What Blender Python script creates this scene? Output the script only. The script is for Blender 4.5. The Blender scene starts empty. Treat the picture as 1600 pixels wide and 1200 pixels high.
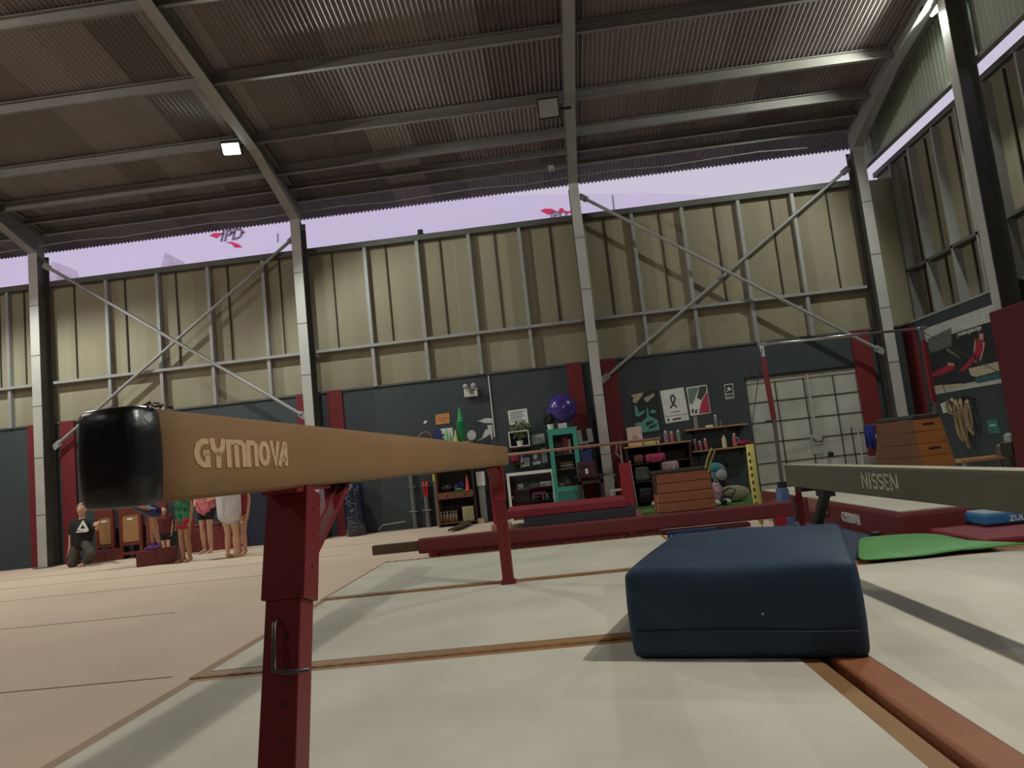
import bpy, bmesh, math, random
from mathutils import Vector, Matrix
PI = math.pi
random.seed(7)
S = bpy.context.scene
COL = S.collection
# ---------------------------------------------------------------- camera
FPX = 1122.9
CAMH = 1.1
def cam_axes(yaw, pitch, roll):
    cy, sy, cp, sp = math.cos(yaw), math.sin(yaw), math.cos(pitch), math.sin(pitch)
    F = Vector((sy*cp, cy*cp, sp)); r = Vector((cy, -sy, 0)); u = r.cross(F)
    c, s = math.cos(roll), math.sin(roll)
    return c*r + s*u, -s*r + c*u, F
RT, UP, FW = cam_axes(-.0577, .1108, -.1071)
O = Vector((0, 0, CAMH))
cd = bpy.data.cameras.new('camera'); cam = bpy.data.objects.new('camera', cd); COL.objects.link(cam)
cam.matrix_world = Matrix(((RT.x, UP.x, -FW.x, O.x), (RT.y, UP.y, -FW.y, O.y), (RT.z, UP.z, -FW.z, O.z), (0, 0, 0, 1)))
cd.sensor_width = 36; cd.lens = FPX/1600*36; cd.clip_start = .02; cd.clip_end = 300
S.camera = cam
S.view_settings.view_transform = 'Standard'; S.view_settings.look = 'None'
S.view_settings.exposure = 0.0; S.view_settings.gamma = 1; S.view_settings.use_curve_mapping = False
# ---------------------------------------------------------------- dusk sky
W = bpy.data.worlds.new('World'); S.world = W; W.use_nodes = True
nt = W.node_tree; bg = nt.nodes['Background']
tc = nt.nodes.new('ShaderNodeTexCoord'); sx = nt.nodes.new('ShaderNodeSeparateXYZ'); rp = nt.nodes.new('ShaderNodeValToRGB')
nt.links.new(tc.outputs['Generated'], sx.inputs[0]); nt.links.new(sx.outputs['Z'], rp.inputs[0]); nt.links.new(rp.outputs[0], bg.inputs[0])
rp.color_ramp.elements[0].position = 0.0; rp.color_ramp.elements[0].color = (.06, .055, .06, 1)
e_ = rp.color_ramp.elements.new(.02); e_.color = (.66, .60, .70, 1)
rp.color_ramp.elements[2].position = .9; rp.color_ramp.elements[2].color = (.46, .44, .62, 1)
sm_ = nt.nodes.new('ShaderNodeMapRange'); sm_.inputs['From Min'].default_value = .1; sm_.inputs['From Max'].default_value = -.8; sm_.inputs['To Min'].default_value = 1.0; sm_.inputs['To Max'].default_value = 2.3
nt.links.new(sx.outputs['Y'], sm_.inputs['Value']); nt.links.new(sm_.outputs[0], bg.inputs[1])   # sky glow added behind the camera to brighten the building outside
# ---------------------------------------------------------------- lamps of the hall, plus two added fill lamps
def aim(o, d): o.rotation_euler = Vector(d).to_track_quat('-Z', 'Y').to_euler()
def spot(loc, d, watts, size=172, r=.06, col=(1, .96, .88), blend=.35):
    l = bpy.data.lights.new('floodlight_beam', 'SPOT'); l.energy = watts; l.spot_size = math.radians(size)
    l.spot_blend = blend; l.shadow_soft_size = r; l.color = col
    o = bpy.data.objects.new('floodlight_beam', l); COL.objects.link(o); o.location = loc; aim(o, d); return o
LAMPS = [  # location, aim, watts
    ((-5.25, 12.35, 7.02), (.45, -.35, -.8), 520, (.93, 1, .93)),
    ((6.8, 11.47, 7.52), (-.85, -.15, -.6), 460, (.95, 1, .9)),
    ((-11.1, 12.3, 7.02), (.1, -.45, -1), 900, (.95, 1, .93)),
    ((2.55, 2.9, 4.15), (-.15, .1, -1), 330, (1, .95, .88)),
    ((-7.1, -3.5, 7.4), (-.3, .8, -.6), 130, (1, .93, .84)),  # added warm fill from behind the camera
    ((-10.9, 4.5, 8.2), (.2, .5, -.8), 640, (1, .93, .84)),  # added fill to lift the carpet and roof at left
]
for loc, d, w, c in LAMPS: spot(loc, d, w, col=c)

# ---------------------------------------------------------------- pixel helpers (1600x1200 photo -> world)
def ray(x, y): return RT*((x-800)/FPX) + UP*(-(y-600)/FPX) + FW
def aY(x, y, Y): d = ray(x, y); return O + d*(Y/d.y)
def aX(x, y, X): d = ray(x, y); return O + d*(X/d.x)
def aZ(x, y, Z): d = ray(x, y); return O + d*((Z-CAMH)/d.z)
def rectY(xl, xr, yt, yb, Y):
    xm, ym = (xl+xr)/2, (yt+yb)/2
    return aY(xl, ym, Y).x, aY(xr, ym, Y).x, aY(xm, yb, Y).z, aY(xm, yt, Y).z
# ---------------------------------------------------------------- materials
def lin(c): return tuple(((v/255)/12.92 if v/255 <= .04045 else ((v/255+.055)/1.055)**2.4) for v in c)
MATS = {}
def mat(name, rgb, rough=.7, metal=0, var=.12, scale=6, bump=0, bscale=60, emit=0, spec=.5, coat=0, alpha=1, stretch=(1, 1, 1), contrast=1):
    if name in MATS: return MATS[name]
    m = bpy.data.materials.new(name); m.use_nodes = True; n = m.node_tree; b = n.nodes['Principled BSDF']
    c = lin(rgb)
    b.inputs['Roughness'].default_value = rough; b.inputs['Metallic'].default_value = metal
    b.inputs['Specular IOR Level'].default_value = spec; b.inputs['Coat Weight'].default_value = coat
    b.inputs['Alpha'].default_value = alpha
    t = n.nodes.new('ShaderNodeTexCoord'); mp = n.nodes.new('ShaderNodeMapping'); mp.inputs['Scale'].default_value = stretch
    n.links.new(t.outputs['Object'], mp.inputs[0])
    ns = n.nodes.new('ShaderNodeTexNoise'); ns.inputs['Scale'].default_value = scale; ns.inputs['Detail'].default_value = 5
    n.links.new(mp.outputs[0], ns.inputs['Vector'])
    r = n.nodes.new('ShaderNodeValToRGB')
    r.color_ramp.elements[0].position = .5-.25/contrast; r.color_ramp.elements[1].position = .5+.25/contrast
    r.color_ramp.elements[0].color = (*[v*(1-var) for v in c], 1); r.color_ramp.elements[1].color = (*[min(1, v*(1+var)) for v in c], 1)
    n.links.new(ns.outputs['Fac'], r.inputs[0]); n.links.new(r.outputs[0], b.inputs['Base Color'])
    if bump:
        n2 = n.nodes.new('ShaderNodeTexNoise'); n2.inputs['Scale'].default_value = bscale; n2.inputs['Detail'].default_value = 3
        n.links.new(mp.outputs[0], n2.inputs['Vector'])
        bp = n.nodes.new('ShaderNodeBump'); bp.inputs['Strength'].default_value = bump; bp.inputs['Distance'].default_value = .01
        n.links.new(n2.outputs['Fac'], bp.inputs['Height']); n.links.new(bp.outputs[0], b.inputs['Normal'])
    if emit:
        b.inputs['Emission Color'].default_value = (*c, 1); b.inputs['Emission Strength'].default_value = emit
    MATS[name] = m; return m
def cell_mat(name, rgb, sx_, sy_, var, rough=.8, tint=None, axis='XY', fine=.25):
    """base colour varying from sheet to sheet (cells sx_ by sy_ metres) plus rusty streaks"""
    m = bpy.data.materials.new(name); m.use_nodes = True; n = m.node_tree; b = n.nodes['Principled BSDF']; L = n.links
    b.inputs['Roughness'].default_value = rough
    t = n.nodes.new('ShaderNodeTexCoord'); mp = n.nodes.new('ShaderNodeMapping')
    mp.inputs['Scale'].default_value = (1/sx_, 1/sy_, 1/sy_) if axis == 'XY' else (1/sx_, 1/sx_, 1/sy_)
    L.new(t.outputs['Object'], mp.inputs[0])
    fl = n.nodes.new('ShaderNodeVectorMath'); fl.operation = 'FLOOR'; L.new(mp.outputs[0], fl.inputs[0])
    if axis == 'XY':
        k = n.nodes.new('ShaderNodeVectorMath'); k.operation = 'MULTIPLY'; k.inputs[1].default_value = (1, 1, 0); L.new(fl.outputs[0], k.inputs[0]); fl = k
    wn = n.nodes.new('ShaderNodeTexWhiteNoise'); L.new(fl.outputs[0], wn.inputs['Vector'])
    ns = n.nodes.new('ShaderNodeTexNoise'); ns.inputs['Scale'].default_value = 1.3; ns.inputs['Detail'].default_value = 8
    mp2 = n.nodes.new('ShaderNodeMapping'); mp2.inputs['Scale'].default_value = (3, .6, .6); L.new(t.outputs['Object'], mp2.inputs[0]); L.new(mp2.outputs[0], ns.inputs['Vector'])
    mx = n.nodes.new('ShaderNodeMath'); mx.operation = 'MULTIPLY_ADD'; mx.inputs[1].default_value = 1-fine; L.new(wn.outputs['Value'], mx.inputs[0])
    ml = n.nodes.new('ShaderNodeMath'); ml.operation = 'MULTIPLY'; ml.inputs[1].default_value = fine; L.new(ns.outputs['Fac'], ml.inputs[0]); L.new(ml.outputs[0], mx.inputs[2])
    r = n.nodes.new('ShaderNodeValToRGB'); c = lin(rgb); c2 = lin(tint) if tint else c
    r.color_ramp.elements[0].color = (*[v*(1-var) for v in c2], 1); r.color_ramp.elements[1].color = (*[min(1, v*(1+var)) for v in c], 1)
    L.new(mx.outputs[0], r.inputs[0]); L.new(r.outputs[0], b.inputs['Base Color'])
    MATS[name] = m; return m
# ---------------------------------------------------------------- objects
def link(o, parent=None):
    COL.objects.link(o)
    if parent: o.parent = parent
    return o
def thing(name, label, cat, loc=(0, 0, 0), group=None, rz=0):
    o = bpy.data.objects.new(name, None); COL.objects.link(o); o.location = loc; o.rotation_euler.z = rz; o.empty_display_size = .1
    return tag(o, label, cat, group)
def tag(o, label, cat, group=None, kind=None):
    if label: o['label'] = label
    if cat: o['category'] = cat
    if group: o['group'] = group
    if kind: o['kind'] = kind
    return o
def struct(o): o['kind'] = 'structure'; return o
class MB:
    """gathers shapes (world or local coordinates) for one mesh"""
    def __init__(s): s.v = []; s.f = []
    def add(s, vs, fs):
        k = len(s.v); s.v += [tuple(v) for v in vs]; s.f += [tuple(i+k for i in f) for f in fs]; return s
    def box(s, x0, x1, y0, y1, z0, z1, M=None):
        vs = [Vector((x, y, z)) for x in (x0, x1) for y in (y0, y1) for z in (z0, z1)]
        if M: vs = [M @ v for v in vs]
        return s.add(vs, [(0, 1, 3, 2), (4, 6, 7, 5), (0, 4, 5, 1), (2, 3, 7, 6), (0, 2, 6, 4), (1, 5, 7, 3)])
    def bar(s, p, q, w, h=None, up=(0, 0, 1)):
        """square-section bar from p to q"""
        h = h or w; p, q = Vector(p), Vector(q); d = (q-p).normalized(); a = d.cross(Vector(up))
        if a.length < 1e-3: a = d.cross(Vector((1, 0, 0)))
        a.normalize(); b = a.cross(d).normalized(); vs = []
        for c in (p, q):
            for i, j in ((-1, -1), (1, -1), (1, 1), (-1, 1)): vs.append(c + a*i*w/2 + b*j*h/2)
        return s.add(vs, [(3, 2, 1, 0), (4, 5, 6, 7), (0, 1, 5, 4), (1, 2, 6, 5), (2, 3, 7, 6), (3, 0, 4, 7)])
    def tube(s, pts, r, n=10, r2=None, cap=True):
        pts = [Vector(p) for p in pts]; m = len(pts); rs = r if isinstance(r, (list, tuple)) else [r+(((r2 if r2 is not None else r)-r)*i/(m-1)) for i in range(m)]
        a = None; vs = []
        for i, p in enumerate(pts):
            d = (pts[min(i+1, m-1)]-pts[max(i-1, 0)]).normalized()
            if a is None: a = d.orthogonal().normalized()
            a = (a - d*a.dot(d)).normalized(); b = d.cross(a)
            for k in range(n): t = 2*PI*k/n; vs.append(p + (a*math.cos(t)+b*math.sin(t))*rs[i])
        fs = [(i*n+k, i*n+(k+1) % n, (i+1)*n+(k+1) % n, (i+1)*n+k) for i in range(m-1) for k in range(n)]
        if cap: fs += [tuple(range(n-1, -1, -1)), tuple(range((m-1)*n, m*n))]
        return s.add(vs, fs)
    def lathe(s, prof, c=(0, 0, 0), n=20, M=None):
        vs = []; c = Vector(c)
        for r, z in prof:
            for k in range(n):
                t = 2*PI*k/n; v = Vector((r*math.cos(t), r*math.sin(t), z)); vs.append(c + (M @ v if M else v))
        m = len(prof)
        fs = [(i*n+k, i*n+(k+1) % n, (i+1)*n+(k+1) % n, (i+1)*n+k) for i in range(m-1) for k in range(n)]
        fs += [tuple(range(n-1, -1, -1)), tuple(range((m-1)*n, m*n))]
        return s.add(vs, fs)
    def ell(s, c, r, n=16, m=10, M=None):
        c = Vector(c); r = Vector(r if isinstance(r, (tuple, list, Vector)) else (r, r, r)); vs = []
        for i in range(m+1):
            p = PI*i/m
            for k in range(n):
                t = 2*PI*k/n; v = Vector((r.x*math.sin(p)*math.cos(t), r.y*math.sin(p)*math.sin(t), -r.z*math.cos(p)))
                vs.append(c + (M @ v if M else v))
        return s.add(vs, [(i*n+k, i*n+(k+1) % n, (i+1)*n+(k+1) % n, (i+1)*n+k) for i in range(m) for k in range(n)])
    def prism(s, poly, d):
        """closed polygon (list of 3D points) extruded by vector d"""
        poly = [Vector(p) for p in poly]; d = Vector(d); n = len(poly)
        return s.add(poly+[p+d for p in poly], [tuple(range(n-1, -1, -1)), tuple(range(n, 2*n))]+[(i, (i+1) % n, n+(i+1) % n, n+i) for i in range(n)])
    def build(s, name, m, parent=None, bevel=0, smooth=False, seg=2, origin=None, subd=0):
        me = bpy.data.meshes.new(name)
        vs = s.v
        inv = parent.matrix_basis.inverted() if (parent is not None and origin is None and getattr(s, 'world', True) and parent.parent is None) else None
        if parent is not None and parent.parent is not None: inv = (parent.parent.matrix_basis @ parent.matrix_basis).inverted()
        if getattr(s, 'world', True) is False: inv = None
        if inv is not None: vs = [tuple(inv @ Vector(v)) for v in vs]
        off = None
        if parent is None and vs:   # put the origin at the base centre of the thing
            xs, ys, zs = zip(*vs); off = Vector(((min(xs)+max(xs))/2, (min(ys)+max(ys))/2, min(zs))); vs = [(x-off.x, y-off.y, z-off.z) for x, y, z in vs]
        me.from_pydata(vs, [], s.f); me.validate()
        bm = bmesh.new(); bm.from_mesh(me)
        bmesh.ops.remove_doubles(bm, verts=bm.verts, dist=1e-6)
        bmesh.ops.recalc_face_normals(bm, faces=bm.faces); bm.to_mesh(me); bm.free()
        o = bpy.data.objects.new(name, me); link(o, parent)
        if off is not None: o.location = off
        me.materials.append(m)
        if smooth:
            for p in me.polygons: p.use_smooth = True
        if bevel:
            b = o.modifiers.new('bevel', 'BEVEL'); b.width = bevel; b.segments = seg; b.limit_method = 'ANGLE'; b.angle_limit = math.radians(40)
        if subd:
            q = o.modifiers.new('sub', 'SUBSURF'); q.levels = subd; q.render_levels = subd
        return o
def local(): m = MB(); m.world = False; return m
def boxo(name, x0, x1, y0, y1, z0, z1, m, parent=None, bevel=0, M=None, **k): return MB().box(x0, x1, y0, y1, z0, z1, M).build(name, m, parent, bevel, **k)
def dup(root, loc, rz=None, label=None, name=None):
    r = root.copy(); COL.objects.link(r); r.location = loc
    if rz is not None: r.rotation_euler = (0, 0, rz)
    if label: r['label'] = label
    for ch in list(root.children):
        c = ch.copy(); COL.objects.link(c); c.parent = r
        for g in ch.children:
            d = g.copy(); COL.objects.link(d); d.parent = c
    return r
def rotz(c, a): c = Vector(c); return Matrix.Translation(c) @ Matrix.Rotation(a, 4, 'Z') @ Matrix.Translation(-c)
def lettering(name, txt, size, m, O3, X3, Z3, parent, depth=.002, bold=.0, shear=0, sx=1, align='LEFT'):
    """flat letters on a plane: origin O3, text direction X3, letter up Z3"""
    cu = bpy.data.curves.new('txt', 'FONT'); cu.body = txt; cu.size = size; cu.extrude = depth; cu.offset = bold*size; cu.shear = shear; cu.align_x = align; cu.resolution_u = 3
    t = bpy.data.objects.new('txt', cu); COL.objects.link(t); dg = bpy.context.evaluated_depsgraph_get()
    me = bpy.data.meshes.new_from_object(t.evaluated_get(dg)); bpy.data.objects.remove(t); bpy.data.curves.remove(cu)
    X3, Z3 = Vector(X3).normalized(), Vector(Z3).normalized(); N = X3.cross(Z3)
    k = MB(); k.v = [tuple(Vector(O3) + X3*v.co.x*sx + Z3*v.co.y + N*v.co.z) for v in me.vertices]; k.f = [tuple(p.vertices) for p in me.polygons]
    bpy.data.meshes.remove(me)
    return k.build(name, m, parent)
def strokes(mb, lines, w, O3, X3, Z3, sc, depth=.0015, sx=1):
    """thick flat ribbons along polylines given in letter coordinates"""
    X3, Z3 = Vector(X3).normalized(), Vector(Z3).normalized(); N = X3.cross(Z3); O3 = Vector(O3)
    for L in lines:
        pts = [Vector(p) for p in L]; lft, rgt = [], []
        for i, p in enumerate(pts):
            a = (pts[i]-pts[i-1]).normalized() if i else (pts[1]-pts[0]).normalized(); b = (pts[i+1]-pts[i]).normalized() if i < len(pts)-1 else a
            na, nb = Vector((-a.y, a.x)), Vector((-b.y, b.x)); n = na+nb
            n = n/max(.35, n.length_squared)*2 if n.length > .1 else na
            lft.append(p+n*w/2); rgt.append(p-n*w/2)
        for i in range(len(pts)-1):
            q = [lft[i], lft[i+1], rgt[i+1], rgt[i]]
            mb.prism([O3+X3*v.x*sc*sx+Z3*v.y*sc - N*.0005 for v in q], N*depth)
GLY = {'G': (.62, [[(.6, .88), (.38, .88), (.22, .76), (.14, .5), (.22, .24), (.38, .12), (.53, .12), (.53, .5)], [(.62, .5), (.38, .5)]]),
       'Y': (.64, [[(.1, 1), (.14, .68), (.32, .5), (.5, .68), (.54, 1)], [(.32, .55), (.32, 0)]]),
       'M': (.86, [[(.1, 0), (.1, .89), (.64, .89), (.76, .8), (.76, 0)], [(.43, 0), (.43, .86)]]),
       'N': (.56, [[(.1, 0), (.1, .89), (.35, .89), (.46, .8), (.46, 0)]]),
       'O': (.62, [[(.31+.2*math.cos(t*PI/8), .5+.39*math.sin(t*PI/8)) for t in range(17)]]),
       'V': (.44, [[(.06, 1), (.25, .1), (.44, 1)]]),
       'A': (.5, [[(.0, 0), (.34, .89), (.4, .89), (.4, 0)], [(.16, .26), (.4, .26)]])}
def gymnova(name, m, O3, X3, Z3, h, width, parent):
    tot = sum(GLY[c][0] for c in 'GYMNOVA')*h; sx = width/tot; x = 0; mb = MB(); X = Vector(X3).normalized()
    for c in 'GYMNOVA':
        strokes(mb, GLY[c][1], .19, Vector(O3)+X*x*h*sx, X, Z3, h, sx=sx); x += GLY[c][0]
    return mb.build(name, m, parent)
def cut(name, m, pts, parent, d=(0, -.002, 0)):
    """flat printed shape: polygon(s) of 3D points with hair thickness"""
    mb = MB()
    for p in (pts if isinstance(pts[0], list) else [pts]): mb.prism(p, d)
    return mb.build(name, m, parent)
def plY(px, Y): return [aY(x, y, Y) for x, y in px]
def plX(px, X): return [aX(x, y, X) for x, y in px]
# common materials
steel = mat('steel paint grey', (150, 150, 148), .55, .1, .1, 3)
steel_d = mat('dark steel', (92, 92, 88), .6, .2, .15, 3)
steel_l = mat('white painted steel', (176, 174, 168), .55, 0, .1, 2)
redm = mat('red painted metal', (116, 26, 32), .45, 0, .08, 4, spec=.5)
maroon = mat('maroon vinyl', (112, 40, 40), .55, 0, .1, 4)
blackm = mat('black', (22, 22, 23), .5)
white = mat('white', (205, 205, 200), .6, 0, .05)
chrome = mat('chrome', (205, 205, 205), .25, .9, .03)
woodl = mat('light wood', (176, 132, 92), .55, 0, .15, 3, stretch=(1, 8, 8))
# ================================================================ THE HALL
XL, XR, YB, YF, RIDGE = -17.2, 7.2, 15.0, -9.5, 3.0
XG = 7.6
def zroof(Y): return 7.38 - .18*(Y-15) if Y >= RIDGE else 7.38-.18*(RIDGE-15) - .18*(RIDGE-Y)
carpet = mat('carpet', (212, 188, 166), .95, 0, .1, .7, .15, 400)
struct(boxo('floor', XL, XR+.3, YF, YB+.1, -.2, 0, carpet))
sm = mat('carpet seam', (120, 98, 84), 1)
def seam(pts):   # thin dark seams where strips of carpet meet
    MB_ = MB()
    for a, b in zip(pts, pts[1:]): MB_.bar((a[0], a[1], .0005), (b[0], b[1], .0005), .018, .003)
    o = MB_.build('trim', sm); return struct(o)
k = 1
for y in (9.45, 11.05, 12.6):
    o = seam([(-14, y+.1), (-9, y), (-6, y+.03), (-3.4, y)]); o.name = 'trim_%d' % k; k += 1
for x0, x1, y in ((-4.3, -2.6, 4.55), (-9, -4, 7.1)):
    o = seam([(x0, y), (x1, y)]); o.name = 'trim_%d' % k; k += 1
green_f = mat('green carpet', (86, 122, 66), .95, 0, .1, 3, .1, 300)
o = struct(boxo('trim', 1.2, 3.9, 11.6, YB, .0, .012, green_f)); o.name = 'trim_%d' % k; k += 1
# dado (painted masonry)
greyp = mat('grey wall paint', (58, 66, 69), .75, 0, .08, .8, .05, 30)
redp = mat('red wall paint', (112, 28, 34), .7, 0, .06, 1)
panel = cell_mat('beige wall panel', (148, 143, 120), .58, 6, .1, .75, (140, 130, 106), axis='XZ', fine=.5)
seal = mat('panel joint', (58, 54, 46), .8)
mb = MB()
gx0, gx1, gz = aY(1166, 600, 15).x, aY(1352, 600, 15).x, 2.34
mb.box(XL, gx0, YB, YB+.2, 0, 3.05); mb.box(gx1, XR+.3, YB, YB+.2, 0, 3.05); mb.box(gx0, gx1, YB, YB+.2, gz, 3.05)
struct(mb.build('wall_back', greyp))
mb = MB().box(XL, XG+.1, YB+.06, YB+.14, 3.05, 6.2)
o = struct(mb.build('wall_back_cladding', panel)); o.name = 'wall_back_upper'
COLX = [-16.86, -10.98, -5.1, .88, 6.72]
def trim(mb, m, bevel=0):
    global k
    o = struct(mb.build('trim', m, bevel=bevel)); o.name = 'trim_%d' % k; k += 1; return o
# vertical panel joints and studs, girt, top rail
x = -16.5
studs = [-16.0, -14.9, -13.7, -12.6, -11.9, -9.6, -8.43, -7.27, -6.03, -3.75, -2.6, -1.47, -.37, 2.04, 3.1, 4.28, 5.4]
for s in studs:
    trim(MB().box(s-.035, s+.035, YB-.06, YB+.06, 3.05, 6.12), steel)
for a, b in zip(COLX, COLX[1:]):
    n = 10
    for i in range(1, n):
        xx = a+(b-a)*i/n
        if min(abs(xx-s) for s in studs) > .25: trim(MB().box(xx-.012, xx+.012, YB+.03, YB+.061, 3.97, 6.12), seal)
    trim(MB().box(a+.12, b-.12, YB-.1, YB+.05, 3.9, 3.96), steel)
    trim(MB().box(a+.1, b-.1, YB-.08, YB+.1, 6.1, 6.22), steel_d)
trim(MB().box(XL, XR, YB-.03, YB+.06, 3.03, 3.07), steel_d)
for a, b in ((-11.52, -11.22), (-10.78, -10.46), (-5.5, -5.27), (-4.82, -4.5), (.3, .62), (1.02, 1.34), (6.14, 6.5)):
    trim(MB().box(a, b, YB-.05, YB, 0, 3.06), redp)
trim(MB().box(gx0-.02, gx1+.02, YB-.03, YB+.02, gz-.03, gz+.02), blackm)
trim(MB().box(-1.355, -1.33, YB-.03, YB, 1.7, 3.0), white, .004)
# right (gable) wall
gp = cell_mat('gable panel', (134, 128, 106), .75, 6, .12, .8, (112, 104, 88), axis='XZ', fine=.5)
struct(MB().box(XR, XR+.5, YF, YB+.2, 0, 3.05).build('wall_right', greyp))
XG = 7.6
struct(MB().box(XG+.04, XG+.1, YF, YB+.9, 2.9, 6.55).build('wall_right_upper', gp))
def corr_strip(name, m, length, pitch, amp, fn, rows):
    """corrugated sheet: fn(u, v, h) -> point; u along the waves, v row index value, h height of the wave"""
    n = int(length/pitch*6); mb = MB(); vs = []; fs = []
    for r in rows:
        for i in range(n+1):
            u = length*i/n; vs.append(fn(u, r, amp*math.sin(2*PI*u/pitch)))
    for j in range(len(rows)-1):
        for i in range(n): a = j*(n+1)+i; fs.append((a, a+1, a+n+2, a+n+1))
    mb.add(vs, fs); return mb.build(name, m, smooth=True)
gsheet = cell_mat('gable sheet', (168, 176, 158), .85, 9, .08, .55, (150, 158, 142), axis='XZ', fine=.4)
o = corr_strip('wall_right_gable', gsheet, YB+.6-4, .12, .018, lambda u, v, h: (XR+.02+h, 4+u, 6.62 if v == 0 else zroof(4+u)-.02), [0, 1]); struct(o)
trim(MB().box(XR-.05, XR+.06, 4, YB+.5, 6.6, 6.66), steel)
trim(MB().box(XG-.05, XG+.12, YF, YB+.9, 6.52, 6.62), steel_d)
trim(MB().box(XG-.12, XG+.04, 5, YB+.4, 4.14, 4.2), steel_d)
for y in (15.0, 14.2, 13.3, 12.5, 11.7, 10.8, 9.9, 9.0, 8.1):
    trim(MB().box(XG-.12, XG+.04, y-.025, y+.025, 3.05, 6.46), steel)
    trim(MB().box(XG+.0, XG+.041, y-.42, y-.39, 3.05, 6.46), seal)
trim(MB().box(XR-.03, XR+.06, YF, YB, 3.03, 3.07), steel)
trim(MB().box(XR-.03, XR, 14.52, 14.98, 0, 3.0), redp)
# front and left walls, beyond the frame
struct(boxo('wall_front', XL, XR, YF-.2, YF, 0, 7.2, mat('far wall', (120, 112, 98), .8)))
struct(boxo('wall_left', XL-.2, XL, YF, YB+.1, 0, 7.0, MATS['far wall']))
# roof sheets
roofm = cell_mat('roof sheet', (146, 140, 138), .84, 3.26, .22, .34, (104, 94, 92), fine=.3)
rows = [15.87, 12.66, 9.4, 6.2, RIDGE, -3, YF]
o = corr_strip('ceiling', roofm, XR+.5-XL,   .085, .021, lambda u, v, h: (XL+u, v, zroof(v)+h+.02), rows); struct(o)
# doors: white panelled gate
gate = struct(MB().box(gx0, gx1, YB+.03, YB+.1, 0, gz).build('door_1', mat('gate sheet', (178, 180, 170), .6, 0, .16, 1.6, contrast=1.6)))
gd = mat('gate gap', (70, 70, 64), .8)
nx, nz = 4, 5
mb = MB()
cols_g = [gx0+(gx1-gx0)*t for t in (.245, .49, .74)]
for c in cols_g: mb.box(c-.012, c+.012, YB+.018, YB+.03, 0, gz)
for i in range(1, 6): zz = gz - .11 - i*.415; mb.box(gx0, gx1, YB+.018, YB+.03, zz-.012, zz+.012)
mb.build('panel_joints', gd, gate)
mb = MB(); c = gx0+(gx1-gx0)*.52; mb.box(c-.02, c+.03, YB-.01, YB+.03, .95, gz-.02); mb.box(gx0, gx1, YB+.005, YB+.03, gz-.12, gz); mb.build('gate_frame', mat('gate frame', (172, 174, 164), .6), gate)
mb = MB(); c = cols_g[1]; mb.box(c-.03, c+.2, YB, YB+.03, .66, 1.05); mb.build('lock_plate', mat('lock plate', (165, 168, 158), .6), gate)
mb = MB(); mb.tube([(c, YB-.01, .98), (c+.04, YB-.04, .9), (c+.18, YB-.04, .9), (c+.2, YB-.01, .98)], .012); mb.ell((c+.3, YB-.02, .62), (.06, .04, .06)); mb.build('latch', blackm, gate)
# ---------------------------------------------------------------- columns and rafters
def ibeam(p_fn, name): pass
names = ['leftmost, largely outside the frame', 'beside the kneeling man', 'second, above the beam', 'centre, beside the purple ball', 'corner, beside the white gate']
COLLAB = ['grey steel column of the back wall beyond the left edge', 'pale steel column standing beside the kneeling man at far left',
          'pale steel column rising behind the tan balance beam', 'pale steel column at the middle of the back wall, right of the purple ball',
          'pale steel column in the corner beside the white gate']
for i, X in enumerate(COLX):
    t = thing('steel_column', COLLAB[i], 'column', (X, 14.75, 0), 'portal columns along the back wall')
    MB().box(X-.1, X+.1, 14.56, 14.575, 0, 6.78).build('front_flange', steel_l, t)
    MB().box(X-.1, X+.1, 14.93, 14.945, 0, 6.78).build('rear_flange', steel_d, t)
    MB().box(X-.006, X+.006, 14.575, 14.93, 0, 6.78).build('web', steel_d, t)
    mb = MB()
    for z in (1.1, 2.3, 3.4, 4.5, 5.6): mb.box(X-.1, X+.1, 14.555, 14.561, z-.006, z+.006)
    mb.build('weld_seam', steel_d, t)
    boxo('base_plate', X-.17, X+.17, 14.5, 14.99, 0, .02, steel_d, t)
RAFLAB = ['steel rafter beyond the left edge of the frame', 'steel rafter coming down at the far left edge', 'steel rafter left of centre with the lit floodlight hung on it',
          'steel rafter running straight down the middle of the roof', 'steel rafter along the gable at the right']
def raft_under(Y): return 7.03-.182*(Y-15) if Y < 12.7 else 7.449-.36*(Y-12.7)
rmat = mat('rafter paint', (128, 126, 120), .6, .1, .1, 2)
for i, X in enumerate(COLX):
    t = thing('roof_rafter', RAFLAB[i], 'rafter', (X, 14.7, 6.78), 'portal rafters under the roof')
    ys = [14.94, 14.55, 12.7, 8, RIDGE]
    lo = [(y, raft_under(y)) for y in ys]; hi = [(y, zroof(y)-.05) for y in ys]
    mb = MB()
    for (a, za), (b, zb) in zip(lo, lo[1:]): mb.bar((X, a, za), (X, b, zb), .19, .016)
    mb.build('bottom_flange', steel, t)
    mb = MB()
    for (a, za), (b, zb) in zip(hi, hi[1:]): mb.bar((X, a, za), (X, b, zb), .19, .016)
    mb.build('top_flange', rmat, t)
    MB().prism([(X-.005, y, z) for y, z in lo]+[(X-.005, y, z) for y, z in reversed(hi)], (.01, 0, 0)).build('web', rmat, t)
    # other slope of the roof, behind the camera
    MB().bar((X, RIDGE, zroof(RIDGE)-.2), (X, YF, zroof(YF)-.2), .19, .3).build('far_slope', rmat, t)
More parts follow.
